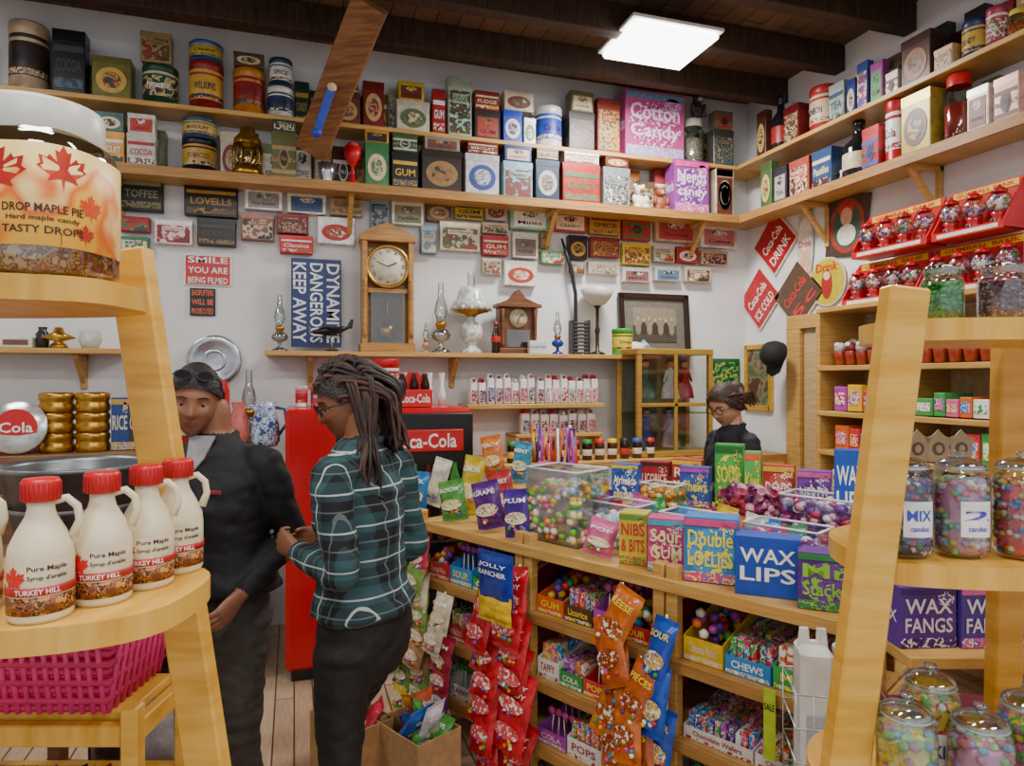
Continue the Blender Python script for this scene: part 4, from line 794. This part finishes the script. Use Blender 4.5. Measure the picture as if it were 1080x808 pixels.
def jug(cx,cy,rz):
    b=MB(); r=.039
    b.lathe([(0,0),(r*.92,0),(r,.006),(r,.085),(r*.97,.098),(r*.75,.118),(r*.48,.138),(r*.42,.148),(r*.42,.165),(0,.165)],JUG,28)
    b.tube([(.014,0,.157),(.03,0,.16),(.042,0,.148),(.045,0,.128),(.037,0,.106)],[.006,.0055,.0055,.0055,.007],JUG,10)
    b.lathe([(.019,.158),(.0235,.16),(.0235,.185),(.021,.189),(0,.189)],RED,24)
    for k in range(24):
        a=2*pi*k/24; b.box(.0238*cos(a),.0238*sin(a),.172,.0015,.0015,.024,mat('a8101a'),b=.0002)
    b.lathe([(r*1.004,.01),(r*1.012,.011),(r*1.012,.083),(r*1.004,.084)],mat('dccfae',.4),28)
    b.lathe([(r*1.014,.012),(r*1.018,.012),(r*1.018,.036),(r*1.014,.036)],art(['6a3a1c','a8602c','3a2414','c88a40'],90),28)
    R_=r*1.03
    b.textcyl('Pure Maple',.048,.009,mat('3a1a10'),R_,.073,.3); b.textcyl("Syrup d'erable",.048,.008,mat('3a1a10'),R_,.061,.3)
    leafcyl(b,.034,mat('d8181c',.4),R_+.0004,.06,-.75); b.lathe([(R_,.038),(R_+.0006,.038),(R_+.0006,.049),(R_,.049)],mat('b8141c'),28); b.textcyl('TURKEY HILL',.055,.007,WHITE,R_+.0014,.0435)
    b.make('maple_syrup_jug',C(cx,cy,1.2755),YAW+rz)
jug(-.645,.935,.5); jug(-.603,1.005,.45); jug(-.578,1.08,.45); jug(-.569,1.163,.45); jug(-.765,.96,.2)
b=MB(); r=.095; b.lathe([(0,0),(r*.9,0),(r,.012),(r,.18),(r*.94,.2),(r*.78,.212),(r*.78,.222)],glass('f4ecd8',.3),36,None,True,2.7)
b.lathe([(0,.004),(r*.88,.004),(r*.95,.015),(r*.95,.165),(0,.17)],art(['a8632c','d8b07a','7a3c18','e8d0a8'],60,.25),30,None,True,2.7)
b.lathe([(r*.86,.205),(r*.88,.21),(r*.88,.25),(r*.84,.256),(0,.258)],mat('d0d0c8',.35,n=.02),36)
lm=art(['f09a28','f8d888','e86a18','f4b840'],9,.4,False); b.lathe([(r*1.005,.038),(r*1.015,.039),(r*1.015,.18),(r*1.005,.181)],lm,40,None,True,2.7)
b.make('plastic_candy_jar',C(-.71,1.03,1.7475),YAW)
def sqr(ang,rad,ex=2.7):
    x,y=sin(ang),-cos(ang); g=(abs(x)**ex+abs(y)**ex)**(-1/ex); return rad*x*g,rad*y*g
b=MB()
def sqadd(pts,fs,m,z,a0,rad): 
    vs=[]
    for x,y in pts: X,Y=sqr(x/rad+a0,rad); vs.append((X,Y,z+y))
    b.add(vs,fs,m)
n=len(LEAF); LF=[(i,(i+1)%n,n) for i in range(n)]
for sz,z,a,c in((.075,.14,.05,'b81c10'),(.06,.148,.85,'c42c12'),(.055,.148,-.7,'b81c10'),(.04,.10,1.25,'d84a18'),(.03,.105,-.1,'c83a18'),(.035,.1,-1.2,'d84a18'),(.03,.06,1.15,'b82a10')): sqadd([(x*sz,y*sz) for x,y in LEAF]+[(0,0)],LF,mat(c,.4),z,a,r*1.022)
for t,z,w_,h_,a in(('DROP MAPLE PIE',.09,.095,.012,.62),('Hard maple candy',.075,.085,.009,.62),('TASTY DROPS',.060,.095,.011,.62)):
    v,f=textgeo(t); sqadd([(p*w_,q*h_) for p,q in v],f,mat('3a1c14'),z,a,r*1.024)
sqadd([(-.03,-.02),(.03,-.02),(.03,.008),(0,.028),(-.03,.008)],[(0,1,2,3,4)],mat('3a2c28'),.073,-.35,r*1.023)
sqadd([(-.09,-.008),(.09,-.008),(.09,.006),(-.09,.004)],[(0,1,2,3)],mat('a84a20'),.048,-.1,r*1.0225)
lab=b.make('label_print',(0,0,0),0); lab.parent=bpy.data.objects['plastic_candy_jar']
def candy_jar(cx,cy,z,r,h,cols,label=None,rad=.0085,knob=True,n=170,lidm=None,sq=None):
    b=MB(); g=glass('f6fbfa',.2); 
    b.lathe([(0,.003),(r*.8,.003),(r*.97,.012),(r,.03),(r,h*.72),(r*.9,h*.8),(r*.78,h*.83),(r*.8,h*.86)],g,28,None,True,sq)
    fill=mat(cols[0],.4); b.lathe([(0,.006),(r*.72,.006),(r*.8,.02),(r*.8,h*.68),(0,h*.7)],fill,18)
    for k in range(n):
        a=U(0,6.283); zz=U(.012,h*.72); q=r*.86-rad*.3 
        if k%5==0: q=U(0,r*.8); zz=h*.71
        b.ball(q*cos(a),q*sin(a),zz,rad,mat(random.choice(cols),.25),1,sc=(1,1,.9))
    if knob:
        b.lathe([(r*.84,h*.84),(r*.86,h*.86),(r*.8,h*.89),(r*.45,h*.93),(r*.16,h*.94),(r*.13,h*.95),(r*.24,h*.975),(r*.22,h*.995),(0,h)],glass('e4eeec',.5),24)
        b.lathe([(r*.8,h*.83),(r*.88,h*.845),(r*.8,h*.86)],mat('c8d0d0',.15,.5),24)
    else: b.lathe([(r*.8,h*.84),(r*.84,h*.86),(r*.84,h*.97),(r*.8,h),(0,h)],lidm or mat('d8d4d0',.3,.4),24)
    if label:
        rr=r*1.03; k=8; vs=[];w_=r*1.15
        for i in range(k+1):
            a=-w_/2/rr+w_/rr*i/k
            for zz in(h*.22,h*.55): vs.append((rr*sin(a),-rr*cos(a),zz))
        b.add(vs,[(2*i,2*i+2,2*i+3,2*i+1) for i in range(k)],label[0]); b.textcyl(label[1],w_*.8,h*.1,mat(label[2]),rr+.001,h*.42); b.textcyl('candies',w_*.6,h*.05,mat(label[2]),rr+.001,h*.3)
    b.make('glass_candy_jar',C(cx,cy,z+.0005),YAW)
PAS=['d890b0','e0cc7a','7ab8d8','90c880','e8e4dc','d86a7a','b890c8']
candy_jar(.670,1.165,1.30,.044,.178,['2a2a7c','6a3a9c','3a904a','b8304a','e8e4dc','2a5ab8','1c1c3c'],(mat('e8e6ee'),'MIX','3a4ab0'),rad=.006,n=300)
candy_jar(.765,1.165,1.30,.044,.178,PAS,(mat('f0eeea'),'2','4a3ac0'),rad=.008,n=230)
candy_jar(.86,1.15,1.30,.045,.178,['d84a5a','e0b820','38904a','3a7ad0','e8e4dc','d87a30'],(mat('e0d8e8'),'JUJU','3a8a4a'),rad=.006,n=260)
candy_jar(.80,1.27,1.70,.036,.108,['1f8a2c','3ab848','166a20'],knob=False,rad=.004,n=380,lidm=glass('c8d8c8',.5)); candy_jar(.905,1.26,1.70,.04,.11,['6a4a5a','8a6a6a','a888a0','5a3a4a'],knob=False,rad=.004,n=380,lidm=glass('d8d0d8',.5)); 
candy_jar(.630,1.09,.875,.044,.225,['e0d07a','d890b0','7ab8d8','e4c420','a0d090'],(mat('f8f8f4'),'SURPRISE','d82a3a'),rad=.0095); candy_jar(.735,1.2,.875,.047,.225,['e0b820','d83a3a','e08030','58a848','d8e0e8'],(mat('f8f8f4'),'KIDS','2a3a8c'),rad=.009); candy_jar(.745,1.085,.875,.046,.21,PAS,(mat('f8f4ec'),'POP','e85a2a'),rad=.0085); candy_jar(.85,1.12,.875,.047,.225,['58a848','3a7ad0','d85a98','e0b820'],rad=.009); candy_jar(.95,1.2,.875,.047,.225,PAS,rad=.009)
for u in(968,990,1014):
    b=MB(); m=mat('a8926a'); b.poly([(-.02,0),(.02,0),(.02,.03),(.026,.045),(.012,.05),(0,.062),(-.012,.05),(-.026,.045),(-.02,.03)],.003,m,FR(0,0,.14)); b.box(0,.002,.07,.008,.004,.14,m); b.box(0,0,.004,.04,.03,.008,m); b.ell(.024,.026,mat('5a4a38'),FR(0,-.001,.165)); b.ell(.012,.016,m,FR(0,-.002,.165)); b.make('card_holder',C((u-540)/FL*1.32,1.32,1.3005),YAW)
# pink woven basket on stool
b=MB(); PK=mat('c8205c',.35,n=.08); W_,D_=.36,.18; BH=.155
for k in range(9):
    z=.008+k*.018; o=.006*(k%2)+k*.003
    b.tube([(-W_/2-o,-D_/2-o,z),(W_/2+o,-D_/2-o,z),(W_/2+o,D_/2+o,z),(-W_/2-o,D_/2+o,z),(-W_/2-o,-D_/2-o,z)],.008,PK,6)
for k in range(19):
    x=-W_/2+W_*k/18
    for s in(-1,1): b.tube([(x,s*(D_/2+.004),0),(x,s*(D_/2+.031),BH)],.006,mat('d83a7c',.35),5)
for k in range(9):
    y=-D_/2+D_*k/8
    for s in(-1,1): b.tube([(s*(W_/2+.004),y,0),(s*(W_/2+.031),y,BH)],.006,mat('d83a7c',.35),5)
b.box(0,0,.004,W_,D_,.008,PK); o=.03; b.tube([(-W_/2-o,-D_/2-o,BH+.003),(W_/2+o,-D_/2-o,BH+.003),(W_/2+o,D_/2+o,BH+.003),(-W_/2-o,D_/2+o,BH+.003),(-W_/2-o,-D_/2-o,BH+.003)],.011,PK,8)
sc_=C(-.935,1.36); b.make('pink_woven_basket',(sc_.x,sc_.y,.981),YAW)
b=MB(); W2,D2=.47,.2
for sx in(-1,1):
    for sy in(-1,1): b.box(sx*W2/2,sy*D2/2,.5,.032,.032,1.0,YEL)
for z in(.945,.76,.4):
    for s in(-1,1): b.box(0,s*D2/2,z,W2-.03,.022,.04,YELH); b.box(s*W2/2,0,z,.022,D2-.03,.04,YEL)
b.box(0,0,.969,W2-.034,D2-.034,.02,YELH); b.box(0,0,.64,W2-.03,D2-.03,.015,YELH); 
b.make('wooden_stool_rack',(sc_.x,sc_.y,0),YAW)
b=MB()
for k in range(12): bag(b,.08,.13,.02,random.choice(['3a2a30','8a2a3a','2a4a88','a88020','5a2a80','a8a8b0']),T(-.15+.026*k,U(-.02,.02),.08)@RY(U(-15,15))@RZ(U(50,80)),None); 
b.make('assorted_snack_packets',(sc_.x,sc_.y,.652),YAW)
b=MB()
for r_ in range(4):
    for k in range(2): bag(b,.09,.14,.02,random.choice(['3a2a30','8a2a3a','2a4a88','a87020','5a2a80','a8a8b0','48884a']),T(-.05+.1*k,-.03,.25+.19*r_)@RY(U(-8,8)),['MIX'])
b.box(0,0,.5,.22,.03,1.0,BLACK); b.box(0,0,.02,.22,.1,.04,BLACK); b.make('snack_packet_rack',C(-.84,1.54,0),YAW)
# ------------------------------------------------------------ ceiling light
EM=mat('ffffff',.5,n=0,e=9)
b=MB(); b.box(0,0,.05,.6,.48,.02,WHITE); b.box(0,0,.02,.56,.44,.04,EM,b=.012)
for s in(-1,1): b.tube([(s*.2,0,.06),(s*.2,0,.19)],.008,SILV)
b.make('added_fill_fixture',(2.13,3.71,3.62))
def area(name,loc,sx,sy,pw,col=(1,.94,.86),rot=(0,0,0)):
    l=bpy.data.lights.new(name,'AREA'); l.shape='RECTANGLE'; l.size=sx; l.size_y=sy; l.energy=pw; l.color=col
    o=bpy.data.objects.new(name,l); bpy.context.scene.collection.objects.link(o); o.location=loc; o.rotation_euler=rot
area('added_fill_lamp',(2.13,3.71,3.6),.54,.42,75,(1,.97,.92))
for i,(x,y) in enumerate(((-.6,.9),(1.6,.9),(-2.2,2.9),(-.6,-1.0),(1.8,-1.0))):  # unseen fixtures and lamps, added out of view to brighten the room
    b=MB(); b.box(0,0,.05,1.2,.3,.02,WHITE); b.box(0,0,.02,1.16,.26,.04,EM,b=.01); b.make('added_fill_fixture',(x,y,3.62)); area('added_fill_lamp',(x,y,3.6),1.14,.25,34)
W=bpy.data.worlds.new('World'); bpy.context.scene.world=W; W.use_nodes=True
bg=W.node_tree.nodes['Background']; bg.inputs[0].default_value=(.88,.93,1,1); bg.inputs[1].default_value=1.0
# ------------------------------------------------------------ people
def cat(pts,n=4):
    out=[]; N=len(pts)
    for i in range(N-1):
        p0=pts[max(0,i-1)];p1=pts[i];p2=pts[i+1];p3=pts[min(N-1,i+2)]
        for k in range(n):
            t=k/n; out.append(tuple(.5*((2*b_)+(-a+c)*t+(2*a-5*b_+4*c-d_)*t*t+(-a+3*b_-3*c+d_)*t**3) for a,b_,c,d_ in zip(p0,p1,p2,p3)))
    out.append(tuple(pts[-1])); return out
def tubep(pts,seg=16,n=4):
    q=cat(pts,n); a,b_=Vector(q[0][:3]),Vector(q[1][:3]); t0=(a-b_).normalized(); r0=q[0][3]
    e,f_=Vector(q[-1][:3]),Vector(q[-2][:3]); t1=(e-f_).normalized(); r1=q[-1][3]
    pre=[(*(a+t0*r0*sin(w)),max(r0*cos(w),1e-4)) for w in(1.5,1.1,.6)]; post=[(*(e+t1*r1*sin(w)),max(r1*cos(w),1e-4)) for w in(.6,1.1,1.5)]
    q=pre+q+post; m=MB(); m.tube([p[:3] for p in q],[p[3] for p in q],None,seg); return m.v,m.f
def ringp(rings,seg=28,ex=2.3):
    vs=[];fs=[]
    rings=cat(rings,3)
    for z,cx,cy,rx,ry in rings:
        for k in range(seg):
            a=2*pi*k/seg; x,y=cos(a),sin(a); g=(abs(x)**ex+abs(y)**ex)**(-1/ex); vs.append((cx+rx*g*x,cy+ry*g*y,z))
    for i in range(len(rings)-1):
        for k in range(seg): k2=(k+1)%seg; fs.append((i*seg+k,i*seg+k2,(i+1)*seg+k2,(i+1)*seg+k))
    fs.append(tuple(range(seg))[::-1]); fs.append(tuple((len(rings)-1)*seg+k for k in range(seg))); return vs,fs
def union(name,pieces,mats,voxel,parent,wr=0,smooth=2,M=None,wrmats=()):
    V=[];Fc=[];Mi=[]
    for (vs,fs),mi in pieces:
        o=len(V); V+= [tuple(M@Vector(v)) if M is not None else tuple(v) for v in vs]
        for f in fs: Fc.append(tuple(o+k for k in f)); Mi.append(mi)
    me=bpy.data.meshes.new(name); me.from_pydata(V,[],Fc)
    bm=bmesh.new(); bm.from_mesh(me); bmesh.ops.recalc_face_normals(bm,faces=bm.faces); bm.to_mesh(me); bm.free()
    tree=BVHTree.FromPolygons([Vector(v) for v in V],Fc)
    ob=bpy.data.objects.new(name,me); bpy.context.scene.collection.objects.link(ob)
    md=ob.modifiers.new('r','REMESH'); md.mode='VOXEL'; md.voxel_size=voxel; bpy.context.view_layer.update()
    m2=bpy.data.meshes.new_from_object(ob.evaluated_get(bpy.context.evaluated_depsgraph_get())); ob.modifiers.clear(); ob.data=m2
    m2.materials.clear()
    for m in mats: m2.materials.append(m)
    bm=bmesh.new(); bm.from_mesh(m2); bm.faces.ensure_lookup_table()
    for f in bm.faces:
        r_=tree.find_nearest(f.calc_center_median()); f.material_index=Mi[r_[2]] if r_[2] is not None else 0; f.smooth=True
    for _ in range(smooth): bmesh.ops.smooth_vert(bm,verts=bm.verts,factor=.5,use_axis_x=True,use_axis_y=True,use_axis_z=True)
    if wr:
        bm.normal_update(); off=[]
        for v in bm.verts:
            if v.link_faces and v.link_faces[0].material_index in wrmats:
                p=v.co; q=Vector((p.x*7,p.y*7,p.z*13+2*noise.noise(p*5))); n1=noise.noise(q)+.9*(abs(noise.noise(Vector((p.x*12,p.y*12,p.z*20))))-.25)+.3*noise.noise(Vector((p.x*26,p.y*26,p.z*40))); off.append((v,v.normal*n1*wr))
        for v,o in off: v.co+=o
    bm.to_mesh(m2); bm.free()
    ob.parent=parent; return ob
def hand(name,M,parent,skin,curl=25,side=1):
    P_=[(ringp([(.02,0,0,.022,.017),(-.01,0,0,.026,.016),(-.05,0,0,.036,.014),(-.085,0,0,.037,.012),(-.092,0,0,.03,.009)],20),0)]
    for x,L_,dz in((.028,.066,0),(.0095,.074,-.004),(-.0095,.07,-.003),(-.027,.055,.004)):
        p=Vector((x*side,0,-.082+dz)); a=radians(curl*.5); pts=[(*p,.0088)]
        for k,l in enumerate((.42,.32,.26)):
            p=p+Vector((0,-sin(a),-cos(a)))*L_*l; pts.append((*p,.0084-.0009*k)); a+=radians(curl)
        P_.append((tubep(pts,10,3),0))
    P_.append((tubep([(.02*side,-.004,-.025,.013),(.042*side,-.012,-.048,.0105),(.052*side,-.022,-.072,.0095),(.054*side,-.034,-.09,.008)],10,3),0))
    return union(name,P_,[skin],.0035,parent,0,1,M)
def head(parent,loc,rot,skin,haircol,style,glasses=None,sc=1.0,gaze=-.001):
    vs,fs=ico(5); lips=mat('84463c',.4); b=MB(); out=[]
    for n in vs:
        X,Y,Z=.072*n.x,.095*n.y,.115*n.z
        if Z<0:
            t=-Z/.115; X*=1-.34*t**1.7
            Y*= (1-.06*t) if Y<0 else (1-.5*t**1.1)
        if Y<-.066: Y=-.066+(Y+.066)*.6
        if n.y<0:
            g=lambda x0,z0,sx,sz: exp(-((X-x0)/sx)**2-((Z-z0)/sz)**2)
            Y-=.004*g(0,.032,.045,.012); Y+=.009*(g(.031,.008,.014,.011)+g(-.031,.008,.014,.011))
            pr=0
            if -.024<=Z<=.024: pr=((.024-Z)/.048)**1.2
            elif -.038<Z<-.024: pr=max(0,1-((-.024-Z)/.014)**1.5)
            Y-=.020*pr*exp(-(X/(.0085+.007*max(0,pr)))**2)
            Y-=.006*g(0,-.049,.02,.006)+.006*g(0,-.061,.017,.006); Y+=.003*g(0,-.055,.022,.0025)
            Y-=.006*g(0,-.092,.022,.016); Y-=.005*(g(.042,-.022,.02,.02)+g(-.042,-.022,.02,.02))
        out.append(Vector((X,Y,Z)))
    sk=[];lp=[]
    for f in fs:
        c=(out[f[0]]+out[f[1]]+out[f[2]])/3
        (lp if c.y<-.05 and (c.x/.023)**2+((c.z+.055)/.0105)**2<1 else sk).append(f)
    b.add(out,sk,skin,True); o=len(b.v)-len(out); i=b.mi(lips)
    for f in lp: b.f.append(tuple(o+k for k in f)); b.m.append(i); b.sm.append(True)
    for s in(-1,1):
        b.ball(s*.031,-.0625,.007,.0115,mat('cfcac0',.2,n=.02),2); b.ball(s*.031,-.0705,.007+gaze,.0058,mat('1a0f0a',.1),2)
        b.ball(s*.031,-.0615,.0112,.0127,skin,2,sc=(1.15,1,.85)); b.ball(s*.031,-.0615,.0005,.0122,skin,2,sc=(1.15,.97,.6))
        b.tube([(s*.014,-.083,.027),(s*.03,-.081,.032),(s*.047,-.07,.027)],[.002,.0025,.0012],mat(haircol,.8),6)
        b.ball(s*.071,.008,-.004,.011,skin,2,sc=(.7,1.6,2.8)); b.ball(s*.077,.004,-.004,.007,skin,2,sc=(.4,1.3,2.2))
    E=bpy.data.objects.new('head_pivot',None); bpy.context.scene.collection.objects.link(E); E.parent=parent; E.location=loc; E.rotation_euler=rot; E.scale=(sc,sc,sc)
    b.make('head',(0,0,0),0,E)
    hm=mat(haircol,.55,n=.35,ns=120,bump=.5); hb=MB()
    keep=[];pv=[]
    for v in out: 
        nn=Vector((v.x/.072**2,v.y/.095**2,v.z/.115**2)).normalized(); k=.011+.003*noise.noise(v*40)
        pv.append(v+nn*k)
    for f in fs:
        c=(out[f[0]]+out[f[1]]+out[f[2]])/3
        if c.z>.062-(c.y+.08)*.86 and not(abs(c.x)>.06 and c.z<.02 and c.y<.02): keep.append(f)
    hb.add(pv,keep,hm,True)
    if style=='braids':
        tones=[mat(c,.6,n=.3,ns=150) for c in('1c0e0a','30170f','42241a','241009')]
        def braid(pts,r): 
            q=cat([(*p,0) for p in pts],5); N=len(q); hb.tube([p[:3] for p in q],[r*(1+.18*sin(i*2.4))*(1-.35*i/N) for i in range(N)],random.choice(tones),7)
        for k in range(120):
            a=U(-2.75,2.75); el=U(.15,1.45); x=.08*sin(a)*cos(el); y=.1*cos(a)*cos(el); z=.12*sin(el)
            if y<-.05 and z<.07: continue
            q1=(x*1.15,y*1.1+.02,z*1.03+.01); q2=(x*1.2+U(-.01,.01),max(y,0)*.7+.08+U(0,.035),min(z*.3,.03)-.02)
            q3=(x*1.3+U(-.02,.02),.085+U(0,.04),-.09+U(-.02,.02)); q4=(x*1.35+U(-.02,.02),.08+U(-.02,.03),-.14-U(0,.05))
            braid([(x,y,z),q1,q2,q3,q4],.0075)
        for k in range(34):
            y=U(.0,.075); z=U(.0,.07)
            braid([(.07,y,z),(.092,y-.002,z-.03),(.1+U(0,.012),y*.6-.015,-.09),(.12+U(-.02,.03),U(-.09,.0),-.19),(.12+U(-.02,.03),U(-.12,-.02),-.26-U(0,.09))],.0072)
    elif style=='bun':
        hb.ball(0,.10,.05,.045,hm,3,sc=(1,.9,1)); tn=[mat(c,.6,n=.3,ns=150) for c in('2a1a12','3c2618','4c3222')]
        for k in range(150):
            a=U(-1.9,1.9); x=.078*sin(a); hb.tube([(x,-.07+.05*R()+abs(x)*.4,.072),(x*1.1,.0,.088-abs(x)*.3),(x*1.0,.06,.065-abs(x)*.3),(x*.3,.1+U(0,.03),.055+U(-.03,.02))],.0035,random.choice(tn),5)
        for s in(-1,1):
            for k in range(22): hb.tube([(s*.066,-.055+.006*k,.06-.001*k),(s*.082,-.045+.008*k,.02+U(-.01,.01)),(s*.078,.0+.006*k,-.03+U(-.02,.02))],.004,random.choice(tn),5)
    else:
        for k in range(230):
            a=U(-3.1,3.1); el=U(.1,1.45); p=Vector((.079*sin(a)*cos(el),.102*cos(a)*cos(el),.122*sin(el)))
            if p.y<-.02 and p.z<.07: continue
            hb.tube([p,p+Vector((p.x*.03,.02,-.004)),p+Vector((p.x*-.05,.04,-.03))],[.0035,.0035,.002],mat(random.choice(['1c1614','241c18','141010']),.6),5)
        hb.ball(0,.115,.0,.035,hm,3,sc=(1,1,.9))
        for s in(-1,1): hb.tube([(s*.067,-.03,.06),(s*.077,0,.03),(s*.075,.03,-.02)],[.008,.01,.005],hm,7)
    hb.make('hair',(0,0,0),0,E)
    if glasses:
        gb=MB(); zo,yo,tl=(.008,-.09,0) if glasses=='eyes' else (.1,-.075,45)
        M=T(0,yo,zo)@RX(-tl)
        for s in(-1,1):
            pts=[(s*.032+.024*cos(a),0,.017*sin(a)) for a in [2*pi*k/16 for k in range(17)]]
            gb.tube(pts,.0022,BLACK,6,M); 
            if glasses!='eyes': gb.ell(.046,.032,mat('1c1c24',.1),M@FR(s*.032,0,0))
            gb.tube([(s*.055,0,.004),(s*.072,.03,.004),(s*.078,.085,.0),(s*.075,.105,-.012)],.002,BLACK,6,M)
        gb.tube([(-.009,0,.004),(0,-.003,.006),(.009,0,.004)],.002,BLACK,6,M); gb.make('glasses',(0,0,0),0,E)
    return E
def person(name,loc,rz,top,pants,skin,arms,legs,fat=1.,lean=0.,loose=1.,collar=True,scale=1.,hem=.905,legr=1.):
    E=bpy.data.objects.new(name,None); bpy.context.scene.collection.objects.link(E); E.location=loc; E.rotation_euler=(0,0,rz); E.scale=(scale,)*3
    f=fat; l=lean
    pieces=[]
    pieces.append((ringp([(hem,0,.005,.188*f,.138*f),(hem+.015,0,.005,.188*f,.138*f),(.99,0,0,.17*f,.126*f),(1.07,0,0,.154*f,.116*f),(1.17,0,-.006+l*.3,.158*f,.128*f),(1.26,0,-.004+l*.6,.162*f,.122*f),(1.33,0,.002+l,.148*f,.094*f),(1.375,0,.004+l,.106*f,.076*f),(1.405,0,.004+l,.074,.062),(1.425,0,l,.06,.058)]),0))
    pieces.append((ringp([(.73,0,.0,.12,.085),(.8,0,.005,.16*legr,.115*legr),(.87,0,.008,.165*legr,.12*legr),(.95,0,0,.15,.105),(1.0,0,0,.13,.095)]),1))
    pieces.append((tubep([(0,.012+l,1.36,.056),(0,.004+l,1.43,.05),(0,-.008+l,1.5,.05)]),2))
    if collar:
        for s in(-1,1): pieces.append((tubep([(0,.07+l,1.425,.012),(s*.05,.045+l,1.425,.013),(s*.062,-.005+l,1.412,.013),(s*.045,-.055+l,1.385,.014),(s*.025,-.085+l,1.35,.012)],8),0))
    for (sh,el,wr) in arms:
        sh,el,wr=Vector(sh),Vector(el),Vector(wr); m1=sh.lerp(el,.5); m2=el.lerp(wr,.45); k=loose
        inn=Vector((sh.x*.5,sh.y,sh.z-.005))
        pieces.append((tubep([(*inn,.052),(*sh,.055*k),(*m1,.048*k),(*el,.042*k),(*m2,.040*k),(*wr,.032*k)]),0))
        pieces.append((tubep([(*m2,.026),(*wr,.026),(*(wr+(wr-el).normalized()*.03),.022)],12),2))
    for (hp,kn,an) in legs:
        hp,kn,an=Vector(hp),Vector(kn),Vector(an); t1=hp.lerp(kn,.45)+Vector((0,-.008,0)); c1=kn.lerp(an,.35)+Vector((0,.018,0)); g=legr
        pieces.append((tubep([(*hp,.092*g),(*t1,.079*g),(*kn,.057*g),(*c1,.054*g),(*kn.lerp(an,.75),.042*g),(*an,.041*g)]),1))
        pieces.append((tubep([(an.x,an.y+.045,.04,.036),(an.x,an.y-.02,.045,.04),(an.x,an.y-.1,.032,.03),(an.x,an.y-.16,.026,.024)],14),3))
    union('body',pieces,[top,pants,skin,BLACK],.0075,E,.009,2,None,(0,1))
    return E
SK1=mat('8f6047',.5,n=.06); SK2=mat('85563c',.5,n=.06); SK3=mat('b8866a',.5,n=.06)
def hand_at(E,el,wr,skin,side,palm=(0,-1,0),curl=30,nm='hand'):
    el,wr=Vector(el),Vector(wr); z=(el-wr).normalized(); y=-Vector(palm); y=(y-z*y.dot(z)).normalized(); x=y.cross(z)
    M=Matrix((x,y,z)).transposed().to_4x4(); M.translation=wr+(wr-el).normalized()*.03
    hand(nm,M,E,skin,curl,side)
JK=mat('141519',.75,n=.25,ns=60); PT=mat('423e39',.8,n=.1,ns=60)
a1=((.168,.01,1.325),(.215,.09,1.085),(.165,-.075,.965)); a2=((-.168,.01,1.325),(-.215,.08,1.085),(-.165,-.075,.965))
c=C(-.955,2.2)
E=person('shopper_in_black_jacket',(c.x,c.y,0),YAW-radians(12),JK,PT,SK1,[a1,a2],[((.088,0,.83),(.10,-.01,.46),(.10,.02,.085)),((-.088,0,.83),(-.10,-.015,.46),(-.11,.02,.085))],fat=1.1,loose=1.14,legr=1.05,hem=.93)
hand_at(E,a1[1],a1[2],SK1,-1,(-1,0,0),40,'hand_left'); hand_at(E,a2[1],a2[2],SK1,1,(1,0,0),40,'hand_right')
head(E,(-.04,-.045,1.53),(radians(12),radians(5),radians(30)),SK1,'1c1614','short','top')
b=MB(); b.poly([(-.045,.055),(.045,.055),(.03,-.02),(0,-.075),(-.03,-.02)],.006,mat('909094',.8),T(0,-.092,1.375)@RX(62)); b.tube([(0,-.125,1.33),(0,-.139,1.25),(0,-.143,1.15),(0,-.136,1.05),(0,-.150,.95)],.003,SILV); b.box(.09,-.134,1.26,.045,.004,.010,mat('a83040')); b.make('shirt_and_zip',(0,0,0),0,E)
PL=plaid(); BK=mat('0e0f12',.7,n=.2,ns=60)
b1=((.158,.01,1.33),(.19,.07,1.07),(.12,-.13,1.10)); b2=((-.158,.01,1.33),(-.185,.06,1.07),(-.09,-.14,1.09))
c=C(-.44,2.02)
E=person('shopper_in_plaid_shirt',(c.x,c.y,0),YAW-radians(114),PL,BK,SK2,[b1,b2],[((.085,0,.83),(.095,-.0,.46),(.10,.06,.085)),((-.085,0,.83),(-.10,-.17,.47),(-.11,-.2,.085))],fat=.92,loose=1.1,legr=.97,hem=.925,lean=-.01)
hand_at(E,b1[1],b1[2],SK2,-1,(-1,0,0),35,'hand_left'); hand_at(E,b2[1],b2[2],SK2,1,(1,0,0),35,'hand_right')
head(E,(0,-.055,1.53),(radians(20),0,radians(48)),SK2,'1c0e0a','braids','eyes')
c1=((.165,.0,1.33),(.2,-.04,1.06),(.12,-.24,1.1)); c2=((-.165,.0,1.33),(-.2,-.04,1.06),(-.12,-.24,1.1))
c=C(1.17,3.62)
E=person('shop_clerk',(c.x,c.y,0),YAW-radians(75),mat('1c1e26',.8),BK,SK3,[c1,c2],[((.088,0,.83),(.10,-.02,.46),(.10,.0,.085)),((-.088,0,.83),(-.10,-.02,.46),(-.10,0,.085))],scale=.955)
hand_at(E,c1[1],c1[2],SK3,-1,(-1,0,0),35,'hand_left'); hand_at(E,c2[1],c2[2],SK3,1,(1,0,0),35,'hand_right')
head(E,(0,-.04,1.53),(radians(24),0,radians(14)),SK3,'3a2418','bun','eyes',1.06)
# ------------------------------------------------------------ camera
cd=bpy.data.cameras.new('camera'); cam=bpy.data.objects.new('camera',cd); bpy.context.scene.collection.objects.link(cam)
cam.location=(0,0,EYE); cam.rotation_euler=(pi/2,0,YAW); cd.sensor_width=36; cd.lens=24; cd.shift_y=-.0037; cd.clip_start=.05
bpy.context.scene.camera=cam
